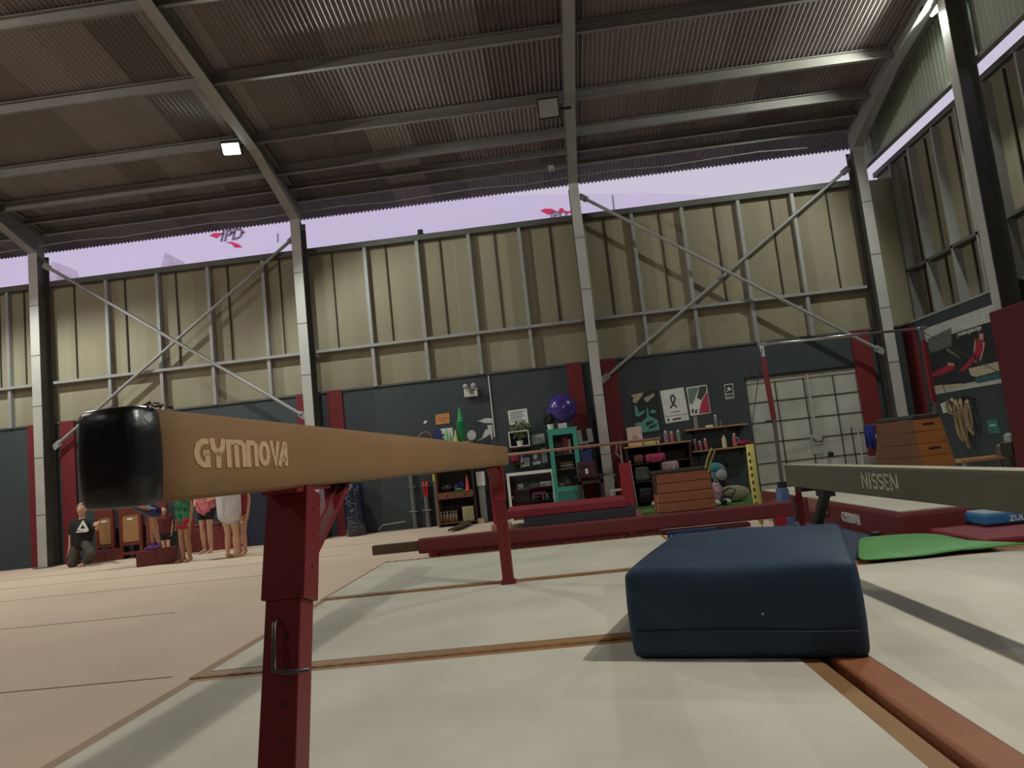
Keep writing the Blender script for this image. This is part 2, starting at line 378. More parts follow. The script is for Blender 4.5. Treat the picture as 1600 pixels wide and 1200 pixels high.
# purlins, one per bay
bays = ['in the bay beyond the left column', 'in the left bay', 'in the middle bay', 'in the right bay']
PY = [(14.9, 'lowest purlin, at the eave'), (14.4, 'second purlin from the eave'), (13.72, 'third purlin from the eave'), (12.66, 'fourth purlin from the eave'), (11.05, 'fifth purlin from the eave'), (9.42, 'sixth purlin from the eave'), (7.8, 'seventh purlin from the eave')]
pur = mat('purlin', (132, 130, 124), .55, .1, .14, 2)
for Y, nm in PY:
    for b in range(4):
        a, c = COLX[b]+.01, COLX[b+1]-.01; z = zroof(Y)-.02; h = .2 if Y < 14 else .12
        mb = MB(); mb.box(a, c, Y-.006, Y+.006, z-h, z); mb.box(a, c, Y-.07, Y, z-h, z-h+.012); mb.box(a, c, Y-.07, Y, z-.012, z)
        tag(mb.build('roof_purlin', pur), 'grey steel channel, %s, %s' % (nm, bays[b]), 'purlin', 'purlins under the roof')
# conduit cable along the eave
tag(MB().tube([(-16.8+i*.98, 14.62, 6.93+.03*math.sin(i*2.1)) for i in range(24)], .012, 6).build('eave_conduit', steel), 'thin grey conduit running along the eave under the roof', 'conduit')
tag(MB().tube([aY(605, 10, 11.4), aY(560, 130, 12.2), aY(520, 230, 13)], .006, 5).build('hanging_cable', blackm), 'thin dark cable hanging slanted under the roof left of centre', 'cable')
# wall bracing
def brace(p, q, label, r=.035):
    t = thing('cross_brace', label, 'brace', p, 'diagonal braces on the back wall'); p, q = Vector(p), Vector(q); d = (q-p).normalized()
    MB().tube([p+d*.15, q-d*.15], r, 10).build('brace_pipe', steel, t)
    for e, s in ((p, 1), (q, -1)): MB().bar(e, e+d*s*.2, .012, .13, up=(0, 0, 1)).build('gusset', steel, t)
Yb = 14.72
brace((.98, Yb, 6.55), (6.62, Yb-.05, 2.52), 'long grey pipe brace falling rightward to the corner column beside the gate')
brace((6.6, Yb+.12, 6.45), (.98, Yb+.12, 2.6), 'long grey pipe brace rising rightward above the gate to the corner column')
brace((-10.86, Yb, 6.55), (-5.2, Yb, 2.52), 'long grey pipe brace falling rightward above the near beam end')
brace((-5.2, Yb+.12, 6.5), (-10.86, Yb+.12, 2.5), 'long grey pipe brace rising rightward from behind the near beam end')
# gable columns
for Y0, lab in ((11.2, 'grey steel column of the right wall beside the large gymnast poster'), (4.8, 'grey steel column of the right wall outside the frame')):
    t = thing('gable_column', lab, 'column', (6.95, Y0, 0), 'columns of the right wall'); zt = zroof(Y0)-.1
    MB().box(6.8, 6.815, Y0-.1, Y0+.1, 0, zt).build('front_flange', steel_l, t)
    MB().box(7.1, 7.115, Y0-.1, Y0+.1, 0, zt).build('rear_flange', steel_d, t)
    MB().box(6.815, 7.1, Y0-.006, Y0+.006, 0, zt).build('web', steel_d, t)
pad = mat('red padding', (88, 22, 30), .55, 0, .08, 3)
x0 = 6.72
tag(MB().box(x0, 6.79, 10.2, 11.3, 0, 2.62).build('column_pad', pad, bevel=.02), 'dark red pad wrapped around the right wall column beside the gymnast poster', 'column pad')
# ---------------------------------------------------------------- outside
nb = thing('neighbouring_building', 'white round-roofed building with red swoosh logos seen over the back wall', 'building', (-7, 24, 0))
arc = plY([(0, 180), (760, 306), (905, 303), (1000, 301), (1060, 303), (1110, 306), (1150, 313), (1195, 326)], 24)
pts = [Vector((-40, 24, 16)), Vector((-24, 24, 14))] + arc[1:] + [Vector((9.5, 24, 7.5)), Vector((9.5, 24, 0)), Vector((-40, 24, 0))]
MB().prism(pts, (0, 12, 0)).build('shell', mat('building white', (236, 230, 242), .7, 0, .03, .2), nb)
pink = mat('logo red', (226, 40, 92), .6); lg = mat('logo grey', (120, 112, 130), .6)
Yn = 23.99
cut('swoosh', pink, [plY([(844, 329), (851, 326), (862, 326), (871, 331), (864, 332), (858, 336)], Yn), plY([(878, 331), (890, 330), (896, 325), (895, 331), (886, 334)], Yn)], nb)
MB().prism([aY(877+4*math.cos(a*PI/8), 329+4*math.sin(a*PI/8), Yn) for a in range(16)], (0, -.01, 0)).build('dot', pink, nb)
p = aY(859, 343, Yn); lettering('lettering', 'IPD', .36, lg, p, (1, 0, 0), (0, 0, 1), nb, bold=.03, shear=.25, sx=1.1)
cut('swoosh', pink, [plY([(327, 368), (335, 364), (346, 364), (352, 365), (345, 367), (339, 372)], Yn), plY([(352, 378), (363, 378), (372, 381), (379, 386), (367, 387), (362, 381)], Yn),
                     plY([(358, 363), (368, 362), (368, 365), (360, 366)], Yn), plY([(372, 366), (383, 361), (383, 364)], Yn)], nb)
p = aY(343, 377, Yn); lettering('lettering', 'IPD', .55, lg, p, (1, 0, 0), (0, 0, 1), nb, bold=.03, shear=.3, sx=1)
for a, b in (((434, 365), (434, 378)), ((957, 305), (960, 332)), ((1175, 330), (1177, 340))): MB().tube([aY(*a, Yn), aY(*b, Yn)], .02, 6).build('panel_joint', lg, nb)
t = thing('security_lamp', 'small dark floodlight standing on top of the back wall against the sky', 'lamp', (aY(657, 360, 15.05)))
b_ = aY(657, 361, 15.05); MB().box(b_.x-.08, b_.x+.08, 15.0, 15.12, 6.22, 6.26).build('bracket', blackm, t)
MB().box(b_.x-.06, b_.x+.05, 15.0, 15.1, 6.26, 6.36).build('lamp_head', blackm, t, bevel=.01)
for (a, b, c_), lab in ((((250, 420), (258, 394), (264, 418)), 'pale narrow peak of a tent outside above the wall at left'), (((74, 427), (82, 408), (88, 424)), 'pale peak of a tent outside beside the far left column')):
    tag(MB().prism([aY(*a, 22), aY(*b, 22), aY(*c_, 22), Vector((aY(*c_, 22).x, 22, 0)), Vector((aY(*a, 22).x, 22, 0))], (0, 1.2, 0)).build('tent_peak', mat('tent canvas', (220, 205, 215), .8)), lab, 'tent')
# lattice mast beyond the right wall
mb = MB(); A, B = Vector((9.5, 13.9, 7.2)), Vector((9.5, 10.3, 8.9)); d = (B-A)
n = 9
def L3(i, k_): return A + d*i/n + Vector((.0, 0, .45 if k_ else 0)) + Vector((0, 0, 0))
mb.tube([L3(0, 0), L3(n, 0)], .02, 5); mb.tube([L3(0, 1), L3(n, 1)], .02, 5)
for i in range(n+1):
    mb.tube([L3(i, 0), L3(i, 1)], .012, 5)
    if i < n: mb.tube([L3(i, 0), L3(i+1, 1)], .012, 5); mb.tube([L3(i, 1), L3(i+1, 0)], .012, 5)
for e in (0, n): mb.tube([L3(e, 0), (9.5, L3(e, 0).y, 0)], .04, 6)
tag(mb.build('lattice_girder', steel_d), 'thin lattice girder outside, seen through the gap above the right wall', 'girder')
# ---------------------------------------------------------------- floodlights
lampglow = mat('lamp glow', (235, 255, 245), .5, emit=26)
def floodlight(c, d, lab, lit, w=.34, h=.26):
    c = Vector(c); t = thing('floodlight', lab, 'floodlight', c, 'floodlights under the roof')
    q = Vector(d).to_track_quat('-Z', 'Y').to_matrix().to_4x4(); M = Matrix.Translation(c) @ q
    MB().box(-w/2, w/2, -h/2, h/2, .01, .1, M).build('housing', blackm, t, bevel=.01)
    MB().box(-w/2+.03, w/2-.03, -h/2+.03, h/2-.03, -.0, .012, M).build('lens', lampglow if lit else mat('unlit lens', (150, 150, 146), .3), t)
    MB().tube([M @ Vector((-w/2-.01, 0, .05)), M @ Vector((-w/2-.01, 0, .2)), M @ Vector((w/2+.01, 0, .2)), M @ Vector((w/2+.01, 0, .05))], .012, 6).build('bracket', blackm, t)
    return t
c = aY(361, 233, 12.45); floodlight(c, (.1, -.75, -.65), 'lit white floodlight glowing on the left rafter', True, .36, .26)
c = aY(857, 169, 12.3); t = floodlight(c, (.0, -.8, -.4), 'unlit black floodlight with a pale lens beside the middle rafter', False, .4, .36); MB().bar((c.x, c.y+.12, c.z), (.88, c.y+.12, c.z+.02), .04, .04).build('arm', blackm, t)
floodlight((6.84, 11.47, 7.7), (-.3, -.1, -1), 'lit floodlight on the right rafter just above the frame', True)
floodlight((-11.1, 12.3, 7.13), (.1, -.3, -1), 'lit floodlight on the far left rafter outside the frame', True)
for (l, d, w_, c_), lab in zip(LAMPS[3:], ('lit floodlight over the beam area behind the camera', 'added fill floodlight at the front end of the hall', 'added fill floodlight over the carpet on the unseen left side')):
    floodlight(Vector(l)+Vector((0, 0, .12)), d, lab, True)
c = aY(862, 263, 14.6)
t = thing('junction_box', 'small grey junction box at the eave left of the middle column', 'junction box', c)
MB().box(c.x-.07, c.x+.07, 14.55, 14.65, c.z-.06, c.z+.06).build('case', steel, t, bevel=.01); MB().box(c.x-.05, c.x+.05, 14.54, 14.55, c.z-.04, c.z+.04).build('cover', steel_l, t)
# ================================================================ MATS AND BEAMS
mtop = mat('mat top', (206, 201, 184), .85, 0, .1, 1.6, .1, 250, contrast=1.5)
mtan = mat('mat tan edge', (150, 112, 70), .6, 0, .15, 5, .2, 60)
MT = .15
def slab(name, x0, x1, y0, y1, z0, z1, m, parent=None, bv=.02, M=None, rounded=3): return MB().box(x0, x1, y0, y1, z0, z1, M).build(name, m, parent, bevel=bv, seg=rounded)
def beam_mat(x0, x1, y0, y1, lab, z1=MT, edge=mtan, group='cream landing mats under the beams', bw=.09):
    t = thing('landing_mat', lab, 'mat', ((x0+x1)/2, (y0+y1)/2, 0), group)
    slab('edge_band', x0, x1, y0, y1, .0, z1-.004, edge, t)
    slab('top_cover', x0+bw, x1-bw, y0+bw, y1-bw, z1-.02, z1, mtop, t, .003)
    n = int((x1-x0)/.045); mb = MB()
    mb.tube([(x0+.03+(x1-x0-.06)*i/n, y1-.014+.004*(i % 2), z1-.008+.005*(i % 2)) for i in range(n+1)], .012, 6)
    mb.build('piping', mtan, t, smooth=True); return t
beam_mat(-2.13, 1.0, -.4, 3.875, 'nearest cream landing mat at the bottom, left of the tan strip')
beam_mat(-2.15, 1.0, 3.9, 6.05, 'second cream landing mat, behind the nearest, under the blue block')
beam_mat(-2.17, 1.03, 6.1, 8.25, 'third cream landing mat, farthest, in front of the long maroon beam', bw=.05)
brn = mat('brown mat edge', (150, 92, 58), .55, 0, .15, 4, .15, 60)
beam_mat(1.03, 4.6, -.4, 5.35, 'wide cream landing mat on the right, below the grey beam', z1=MT+.01, edge=brn, bw=.14)
# ---- tan balance beam
bside = mat('beam suede', (140, 106, 68), .8, 0, .12, 3, .2, 300, stretch=(3, .6, 2))
Pn, Pf = Vector((-.730, 1.12, 1.10)), Vector((-.515, 6.35, 1.10))
dB = (Pf-Pn).normalized(); nB = Vector((dB.y, -dB.x, 0))     # nB points to +X (the side the camera sees)
bt = thing('balance_beam', 'tan suede balance beam with a black end cap, on red legs', 'balance beam', (-.63, 3.7, MT))
prof = [(-.040, 0), (-.047, .008), (-.0505, .05), (-.0515, .08), (-.0505, .115), (-.047, .152), (-.040, .160), (0, .1615), (.040, .160), (.047, .152), (.0505, .115), (.0515, .08), (.0505, .05), (.047, .008), (.040, 0), (0, -.0015)]
def loft(secs, m, name, parent, sc=(1, 1)):
    mb = MB(); vs = []; n = len(prof)
    for s, k1, k2, cz in secs:
        c = Pn + dB*s
        for a, b in prof: vs.append(c + nB*a*k1 + Vector((0, 0, (b-.081)*k2+.081+cz)))
    fs = [(j*n+i, j*n+(i+1) % n, (j+1)*n+(i+1) % n, (j+1)*n+i) for j in range(len(secs)-1) for i in range(n)]
    fs += [tuple(range(n)), tuple(range((len(secs)-1)*n, len(secs)*n))]
    mb.add(vs, fs); return mb.build(name, m, parent, smooth=True)
Ltot = (Pf-Pn).length
b = loft([(.035, 1, 1, 0)]+[(.035+(Ltot-.05)*i/40, 1, 1, 0) for i in range(41)]+[(Ltot-.005, .95, .97, 0)], bside, 'beam_body', bt)
cap = mat('black vinyl cap', (20, 19, 21), .32, 0, .1, 3, .25, 25, spec=.5)
loft([(-.012, .5, .6, 0), (-.009, .78, .84, 0), (-.001, .95, .97, 0), (.014, 1.05, 1.02, 0), (.04, 1.08, 1.03, 0), (.062, 1.06, 1.025, 0), (.072, 1.0, 1.005, 0)], cap, 'end_cap', bt)
# torn corner of the cap
mb = MB(); random.seed(3)
for i in range(14):
    s = .058+random.random()*.03; a = .03+random.random()*.035; z = .163-max(0, a-.05)*1.0+random.random()*.004
    p = Pn+dB*s+nB*a+Vector((0, 0, z)); q = [Vector((random.uniform(-.007, .007), random.uniform(-.009, .009), random.uniform(-.004, .006))) for _ in range(3)]
    mb.prism([p+v for v in q], (0, .001, .003))
mb.build('torn_vinyl', cap, bt)
mb = MB()
for i in range(7):
    s = .055+random.random()*.02; a = .035+random.random()*.022; p = Pn+dB*s+nB*a+Vector((0, 0, .1645))
    mb.prism([p+Vector((random.uniform(-.011, .011), random.uniform(-.011, .011), 0)) for _ in range(3)], (0, 0, .003))
mb.build('exposed_foam', mat('foam', (190, 175, 160), .9), bt)
def onside(px, py):   # point of the beam's visible side plane under a pixel
    d = ray(px, py); o = Pn+nB*.0515; t = (o-O).dot(nB)/d.dot(nB); return O+d*t
lt = mat('beam lettering', (204, 172, 132), .8, 0, .08, 30)
a, b2 = onside(301, 727), onside(450, 727.5); s0 = (a-Pn).dot(dB); s1 = (b2-Pn).dot(dB)
gymnova('lettering', lt, Pn+dB*s0+nB*.0515+Vector((0, 0, .054)), dB, (0, 0, 1), .058, s1-s0, bt)
boxo('foot_rail', -.0, .0, 0, 0, 0, 0, redm, bt) if False else None
# legs
def beam_leg(y, lab_sign, near):
    c = Pn + dB*((y-Pn.y)/dB.y); cx = c.x
    def P(z, k=.3 if near else .1): return Vector((cx-.006, y-k*lab_sign*(1.1-z), z))
    M0 = None
    w, dpt = .108, .1
    mb = MB(); mb.bar(P(1.09), P(.825), w, dpt, up=(0, 1, 0)); sl = mb.build('leg_sleeve', redm, bt, bevel=.003)
    MB().bar(P(.826), P(.16), w-.02, dpt-.012, up=(0, 1, 0)).build('leg_post', redm, bt, bevel=.003)
    mb = MB(); mb.bar(P(1.095)+Vector((0, -.1, 0)), P(1.095)+Vector((0, .16, 0)), .09, .012); mb.build('mounting_plate', redm, bt)
    # diagonal gusset toward the middle of the beam
    g0, g1 = P(.9)+Vector((.0, lab_sign*.03, 0)), P(1.095)+Vector((0, lab_sign*.36, 0))
    MB().bar(g0, g1, .08, .02).build('gusset', redm, bt)
    MB().bar(g0+Vector((0, lab_sign*.01, .045)), g1+Vector((0, -lab_sign*.06, 0)), .05, .01).build('gusset', redm, bt)
    mb = MB()
    up = (P(1)-P(.5)).normalized()
    for z in (.75, .68, .61, .54, .47, .4, .33, .26):
        q = P(z)+Vector((0, -(dpt-.012)/2-.0005, 0)); mb.tube([q+Vector((.012, -.002, 0)), q+Vector((.012, .002, 0))], .0065, 10)
    mb.build('adjustment_hole', blackm, bt)
    mb = MB()
    for z in (1.04, .98, .9):
        q = P(z)+Vector((w/2, .0, 0)); mb.tube([q+Vector((-.001, 0, 0)), q+Vector((.0012, 0, 0))], .004, 8)
    mb.build('rivet', blackm, bt)
    if near:
        q = P(.79)+Vector((-.01, -.05, 0))
        MB().tube([q, q+Vector((0, -.02, 0)), q+Vector((.002, -.035, -.05)), q+Vector((.004, -.05, -.1)), q+Vector((.03, -.052, -.106)), q+Vector((.085, -.045, -.106))], .0055, 8).build('locking_pin', mat('pin', (84, 76, 74), .4, .6), bt, smooth=True)
    f = P(.16); fw_ = .3 if near else .06; MB().box(f.x-fw_, f.x+fw_, f.y-.05, f.y+.05, MT+.001, MT+.03).build('foot', redm, bt, bevel=.004)
beam_leg(1.86, 1, True)
beam_leg(5.85, -1, False)
# ---- grey balance beam on the right
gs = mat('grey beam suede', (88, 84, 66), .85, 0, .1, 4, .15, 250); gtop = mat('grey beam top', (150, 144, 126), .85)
gb = thing('balance_beam', 'grey-brown balance beam with worn white lettering on the right', 'balance beam', (1.85, 3.5, MT))
X0, Yn0, Yf0, zt, zb = 1.775, 1.0, 6.0, .865, .69
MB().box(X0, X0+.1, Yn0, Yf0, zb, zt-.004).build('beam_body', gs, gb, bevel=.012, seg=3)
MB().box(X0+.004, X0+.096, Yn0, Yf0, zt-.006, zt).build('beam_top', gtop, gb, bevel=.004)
GLY2 = {'N': (.9, [[(.1, 0), (.1, 1)], [(.12, .95), (.68, .05)], [(.7, 0), (.7, 1)]]), 'I': (.34, [[(.12, 0), (.12, 1)]]), 'E': (.64, [[(.12, 0), (.12, 1)], [(.12, .9), (.54, .9)], [(.12, .5), (.48, .5)], [(.12, .1), (.54, .1)]]),
        'S': (.66, [[(.54, .78), (.44, .9), (.2, .9), (.1, .78), (.1, .6), (.2, .52), (.44, .48), (.54, .38), (.54, .22), (.44, .1), (.2, .1), (.1, .22)]])}
def onX(px, py, X): return aX(px, py, X)
a, c = onX(1347, 757, X0), onX(1406, 760, X0)
L = a.y-c.y; mb = MB(); x_ = 0; tot_ = sum(GLY2[c_][0] for c_ in 'NISSEN')*.095
for c_ in 'NISSEN': strokes(mb, GLY2[c_][1], .14, (X0-.0005, a.y-x_*L/tot_, .735), (0, -1, 0), (0, 0, 1), .095, sx=L/tot_); x_ += GLY2[c_][0]*.095
mb.build('lettering', mat('worn white', (176, 170, 150), .8, 0, .35, 60, contrast=3), gb)
blk = mat('black metal', (34, 32, 34), .5, .2)
for y0 in (5.72, 1.3):
    s = 1 if y0 > 3 else -1
    MB().box(X0, X0+.1, y0-.08, y0+.08, zb-.03, zb).build('clamp', blk, gb)
    MB().bar((X0+.05, y0+.35*s*.9, zb-.01), (X0+.02, y0+.35*s, MT+.3), .05, .05).build('leg', redm, gb) if False else None
    MB().bar((X0+.05, y0+.17*s, zb-.01), (X0+.03, y0+.1*s, MT+.04), .045, .05).build('leg', redm, gb)
    MB().bar((X0+.06, y0-.42*s, zb-.01), (X0+.05, y0+.06*s, MT+.06), .055, .055).build('strut', blk, gb)
    MB().box(X0+.02, X0+.1, y0-.42*s-.06, y0-.42*s+.1, zb-.05, zb).build('clamp', blk, gb)
    MB().tube([(X0-.02, y0, MT+.1), (X0+.12, y0, MT+.1)], .02, 8).build('knob', chrome, gb)
    MB().box(X0-.1, X0+.2, y0+.0, y0+.1, MT+.0105, MT+.06).build('foot', redm, gb, bevel=.005)
# ---- navy foam block
navy = mat('navy cover', (44, 62, 82), .55, 0, .14, 2.5, .35, 7, spec=.25, contrast=1.5)
c0 = aZ(990, 1031, MT); c1 = aZ(1362, 1031, MT); dx = (c1-c0); dx.z = 0; wlen = dx.length; dx.normalize(); dy = Vector((-dx.y, dx.x, 0))
mb = MB(); nx, ny, nz = 10, 12, 5; depth = 1.42; hgt = .4
def bp(u, v, w):
    bulge = .02*math.sin(PI*w)*(math.sin(PI*u)*.6+.4); uu = (u-.5)*2; vv = (v-.5)*2
    p = c0 + dx*(wlen*u) + dy*(depth*v) + Vector((0, 0, hgt*w + (.018*math.sin(PI*u)*math.sin(PI*v)+.006*math.sin(9*u+4*v) if w > .99 else 0)))
    p += dx*uu*bulge + dy*vv*bulge; p += dx*(1-v)*0 ; p += Vector((0, 0, .001)); return p
vid = {}; vs = []; fs = []
def vi(i, j, l):
    if (i, j, l) not in vid: vid[(i, j, l)] = len(vs); vs.append(bp(i/nx, j/ny, l/nz))
    return vid[(i, j, l)]
for i in range(nx):
    for j in range(ny):
        for l in (0, nz): fs.append((vi(i, j, l), vi(i+1, j, l), vi(i+1, j+1, l), vi(i, j+1, l)))
for i in range(nx):
    for l in range(nz):
        for j in (0, ny): fs.append((vi(i, j, l), vi(i+1, j, l), vi(i+1, j, l+1), vi(i, j, l+1)))
for j in range(ny):
    for l in range(nz):
        for i in (0, nx): fs.append((vi(i, j, l), vi(i, j+1, l), vi(i, j+1, l+1), vi(i, j, l+1)))
mb.add(vs, fs); blkobj = thing('foam_block', 'large dark navy foam block lying on the cream mats', 'foam block', c0+dx*wlen/2+dy*depth/2)
o = mb.build('cover', navy, blkobj, bevel=.035, seg=3, smooth=True)
sm2 = mat('navy seam', (24, 30, 46), .6)
pts = [c0+dx*(wlen*t)+dy*(-.012-.012*math.sin(PI*t))+Vector((0, 0, .125+.006*math.sin(t*5))) for t in [i/14*.94+.03 for i in range(15)]]
MB().tube(pts, .004, 6).build('seam', sm2, blkobj)
p = aY(1213, 957, 3.25); MB().ell((c0+dx*wlen*.6+dy*-.03+Vector((0, 0, .2))), (.004, .003, .004)).build('lint_speck', white, blkobj)
# ---- blue mats under the grey beam, and mats behind the block
bluem = mat('blue floor mat', (50, 66, 86), .7, 0, .1, 3)
tag(slab('floor_mat', 1.05, 2.72, 5.42, 8.24, 0, .12, bluem), 'dull blue floor mat under the far end of the grey beam', 'mat')
fr = aZ(1040, 842, .17)
t = thing('floor_mat', 'small blue mat with white lettering peeking out behind the navy block at left', 'mat', (1.25, 8.2, 0))
MB().box(1.08, 1.62, 8.27, 8.36, 0.0, .17).build('mat_body', mat('bright blue mat', (34, 56, 92), .6), t, bevel=.01)
lettering('lettering', 'NX', .1, white, (1.1, 8.268, .06), (1, 0, 0), (0, 0, 1), t, bold=.02)
# ---- maroon long low beam crosswise
lowb = thing('low_beam', 'long low maroon padded beam lying crosswise behind the far cream mat', 'low beam', (.4, 8.5, 0))
A = aY(653, 856, 8.45); Bp = aY(1240, 797, 8.45); dd = (Bp-A); L = dd.length
MB().bar(Vector((A.x, 8.52, .265)), Vector((Bp.x, 8.52, .265)), .14, .17).build('beam_pad', maroon, lowb, bevel=.02, seg=3)
MB().bar(Vector((A.x+.25, 8.5, .14)), Vector((Bp.x-.5, 8.5, .14)), .13, .05).build('lower_rail', mat('maroon rail', (92, 30, 32), .6), lowb, bevel=.01)
MB().bar(Vector((A.x-.55, 8.52, .27)), Vector((A.x, 8.52, .27)), .1, .11).build('bare_end', mat('bare beam', (84, 70, 46), .7), lowb, bevel=.006)
for x in (A.x+.2, .7): MB().box(x-.04, x+.04, 8.4, 8.62, .001, .2).build('leg', redm, lowb)
q = aY(1219, 815, 8.5); MB().box(q.x-.06, q.x+.06, 8.44, 8.56, .001, .2).build('leg', mat('bright red metal', (150, 24, 44), .5), lowb)
# ---- red-sided landing mat on the right with lettering
t = thing('landing_mat', 'thick cream-topped landing mat with dark red sides and white lettering', 'mat', (4, 8.8, 0))
rside = mat('dark red vinyl side', (100, 34, 32), .55, 0, .1, 3)
slab('side_cover', 2.8, 4.88, 6.45, 10.75, .013, .34, rside, t, .04); slab('top_cover', 2.84, 4.84, 6.5, 10.71, .32, .352, mtop, t, .01)
a, c = aX(1315, 806, 2.8), aX(1344, 812, 2.8)
gymnova('lettering', white, (2.797, a.y, .16), (0, -1, 0), (0, 0, 1), .1, a.y-c.y, t)
MB().box(2.74, 2.8, 8.1, 8.55, .2, .36).build('corner_strap', mat('mat strap', (140, 92, 80), .8), t, bevel=.01)
gymnova('faded_lettering', mat('faded lettering', (140, 84, 78), .8), (2.797, 10.3, .13), (0, -1, 0), (0, 0, 1), .12, .8, t)
# ---- maroon, green, light blue mats at the right
tag(slab('folding_mat', 2.74, 6.0, 5.37, 6.44, 0, .13, maroon), 'flat maroon mat under the green mat, right of the navy block', 'mat')
gr = mat('green mat', (92, 158, 86), .55, 0, .08, 3, .2, 9)
mb = MB(); random.seed(5)
far = [(1340, 838), (1380, 834), (1430, 831), (1470, 833), (1500, 840), (1540, 848), (1600, 852), (1680, 856)]
nr = [(1340, 881), (1380, 878), (1430, 873), (1470, 868), (1500, 864), (1540, 861), (1600, 858), (1680, 858)]
vs = []
for i in range(8):
    F = aZ(*far[i], .2); N = aZ(*nr[i], .17)
    for j in range(6):
        u = j/5; p = N.lerp(F, u); p.z = .2+.03*math.sin(PI*min(1, u*1.3))*(1 if i < 6 else .6)+.006*math.sin(i*2+j*3); vs.append(p)
    for j in (0,):
        pass
m_ = 6; fs = [(i*m_+j, i*m_+j+1, (i+1)*m_+j+1, (i+1)*m_+j) for i in range(7) for j in range(5)]
mb.add(vs, fs); o = mb.build('folding_mat', gr, smooth=True); tag(o, 'bright green floppy mat draped over the maroon mat, right of the navy block', 'mat')
s = o.modifiers.new('solid', 'SOLIDIFY'); s.thickness = .03; s.offset = -1
b = o.modifiers.new('sub', 'SUBSURF'); b.levels = 2; b.render_levels = 2
rm = mat('crimson mat', (124, 36, 48), .6, 0, .08, 2)
tag(slab('floor_mat', 3.02, 6.6, 5.0, 6.05, .131, .16, rm) if False else slab('floor_mat', 3.0, 6.6, 5.6, 6.43, .131, .19, rm), 'crimson mat spread behind the green mat at the right edge', 'mat')
lb = thing('floor_mat', 'light blue mat with white lettering at the right edge', 'mat', (4.2, 5.9, 0))
q0 = aZ(1541, 821, .205)
blu = mat('blue side', (44, 104, 152), .5); 
slab('side_cover', q0.x, 6.2, q0.y, q0.y+.9, .196, .29, blu, lb, .025); slab('top_cover', q0.x+.02, 6.17, q0.y+.02, q0.y+.87, .28, .298, mat('pale blue top', (142, 168, 178), .7), lb, .004)
p = aY(1579, 821, q0.y); lettering('lettering', 'ZULT', .06, white, (p.x, q0.y-.001, .222), (1, 0, 0), (0, 0, 1), lb, bold=.02, sx=1.1)
tag(MB().box(2.55, 2.62, 6.42, 6.5, .141, .2).build('rubber_wedge', blackm, bevel=.01), 'small black rubber wedge beside the dark red landing mat corner', 'wedge')
# ---- mats behind the low beam (under the bars)
tag(slab('floor_mat', -1.9, 1.15, 9.6, 11.3, 0, .1, rm), 'thin crimson mat lying behind the long maroon beam', 'mat')
gm = thing('crash_mat', 'crimson crash mat with dark underside lying below the low bar', 'mat', (0, 10.4, 0))
slab('lower_layer', -.62, .92, 10.0, 11.0, .22, .36, mat('dark grey mat', (54, 56, 64), .6), gm, .02); slab('upper_layer', -.86, .82, 10.0, 11.0, .362, .47, mat('crimson vinyl', (138, 36, 54), .55), gm, .015)
tag(slab('wedge_mat', -.85, -.3, 9.85, 10.9, .101, .218, mat('olive grey mat', (98, 92, 78), .7)), 'olive grey mat wedged under the crimson crash mat', 'mat')
tag(slab('wedge_mat', -.28, .9, 10.05, 10.9, .101, .218, mat('dark grey mat', (54, 56, 64), .6)), 'dark grey mat under the crash mat, right of the olive one', 'mat')
fp = [aZ(x, y, .03) for x, y in ((700, 830), (720, 826), (738, 818), (722, 818), (712, 824))]
tag(MB().prism([v for v in fp], (0, 0, .03)).build('rubber_flap', mat('flap', (70, 60, 42), .8)), 'dark curled carpet edge beside the bars base', 'carpet edge')
# ================================================================ EQUIPMENT
# ---- low bar (rail between two red posts)
Yp = 12.65
pb = thing('low_bar', 'low wooden gymnastics bar held by two red steel posts', 'gymnastics bar', (0, Yp, 0))
rz = aY(1005, 688, Yp).z
xa, xb = aY(797, 712, Yp).x-.35, aY(1032, 683, Yp).x
MB().tube([(xa, Yp, rz), (xb, Yp, rz)], .026, 12).build('rail', mat('wooden rail', (160, 118, 98), .6), pb, smooth=True)
for px, py in ((779, 800), (981, 770)):
    x = aY(px, py, Yp).x
    MB().box(x-.1, x+.1, Yp-.05, Yp+.05, .1, .92).build('post', mat('crimson metal', (158, 26, 46), .45), pb, bevel=.005)
    MB().tube([(x-.03, Yp, .9), (x-.03, Yp, rz)], .018, 8).build('upright', chrome, pb)
    MB().tube([(x-.03, Yp, .98), (x-.12, Yp, 1.1), (x-.09, Yp, rz-.02)], .012, 6).build('clamp', chrome, pb)
    MB().box(x-.14, x+.2, Yp-.12, Yp+.12, 0, .1).build('base', mat('pinkish base', (170, 120, 110), .7), pb, bevel=.01)
MB().tube([(aY(981, 770, Yp).x+.13, Yp, .15), (aY(981, 770, Yp).x+.1, Yp, .95)], .012, 6).build('side_rod', steel_l, pb)
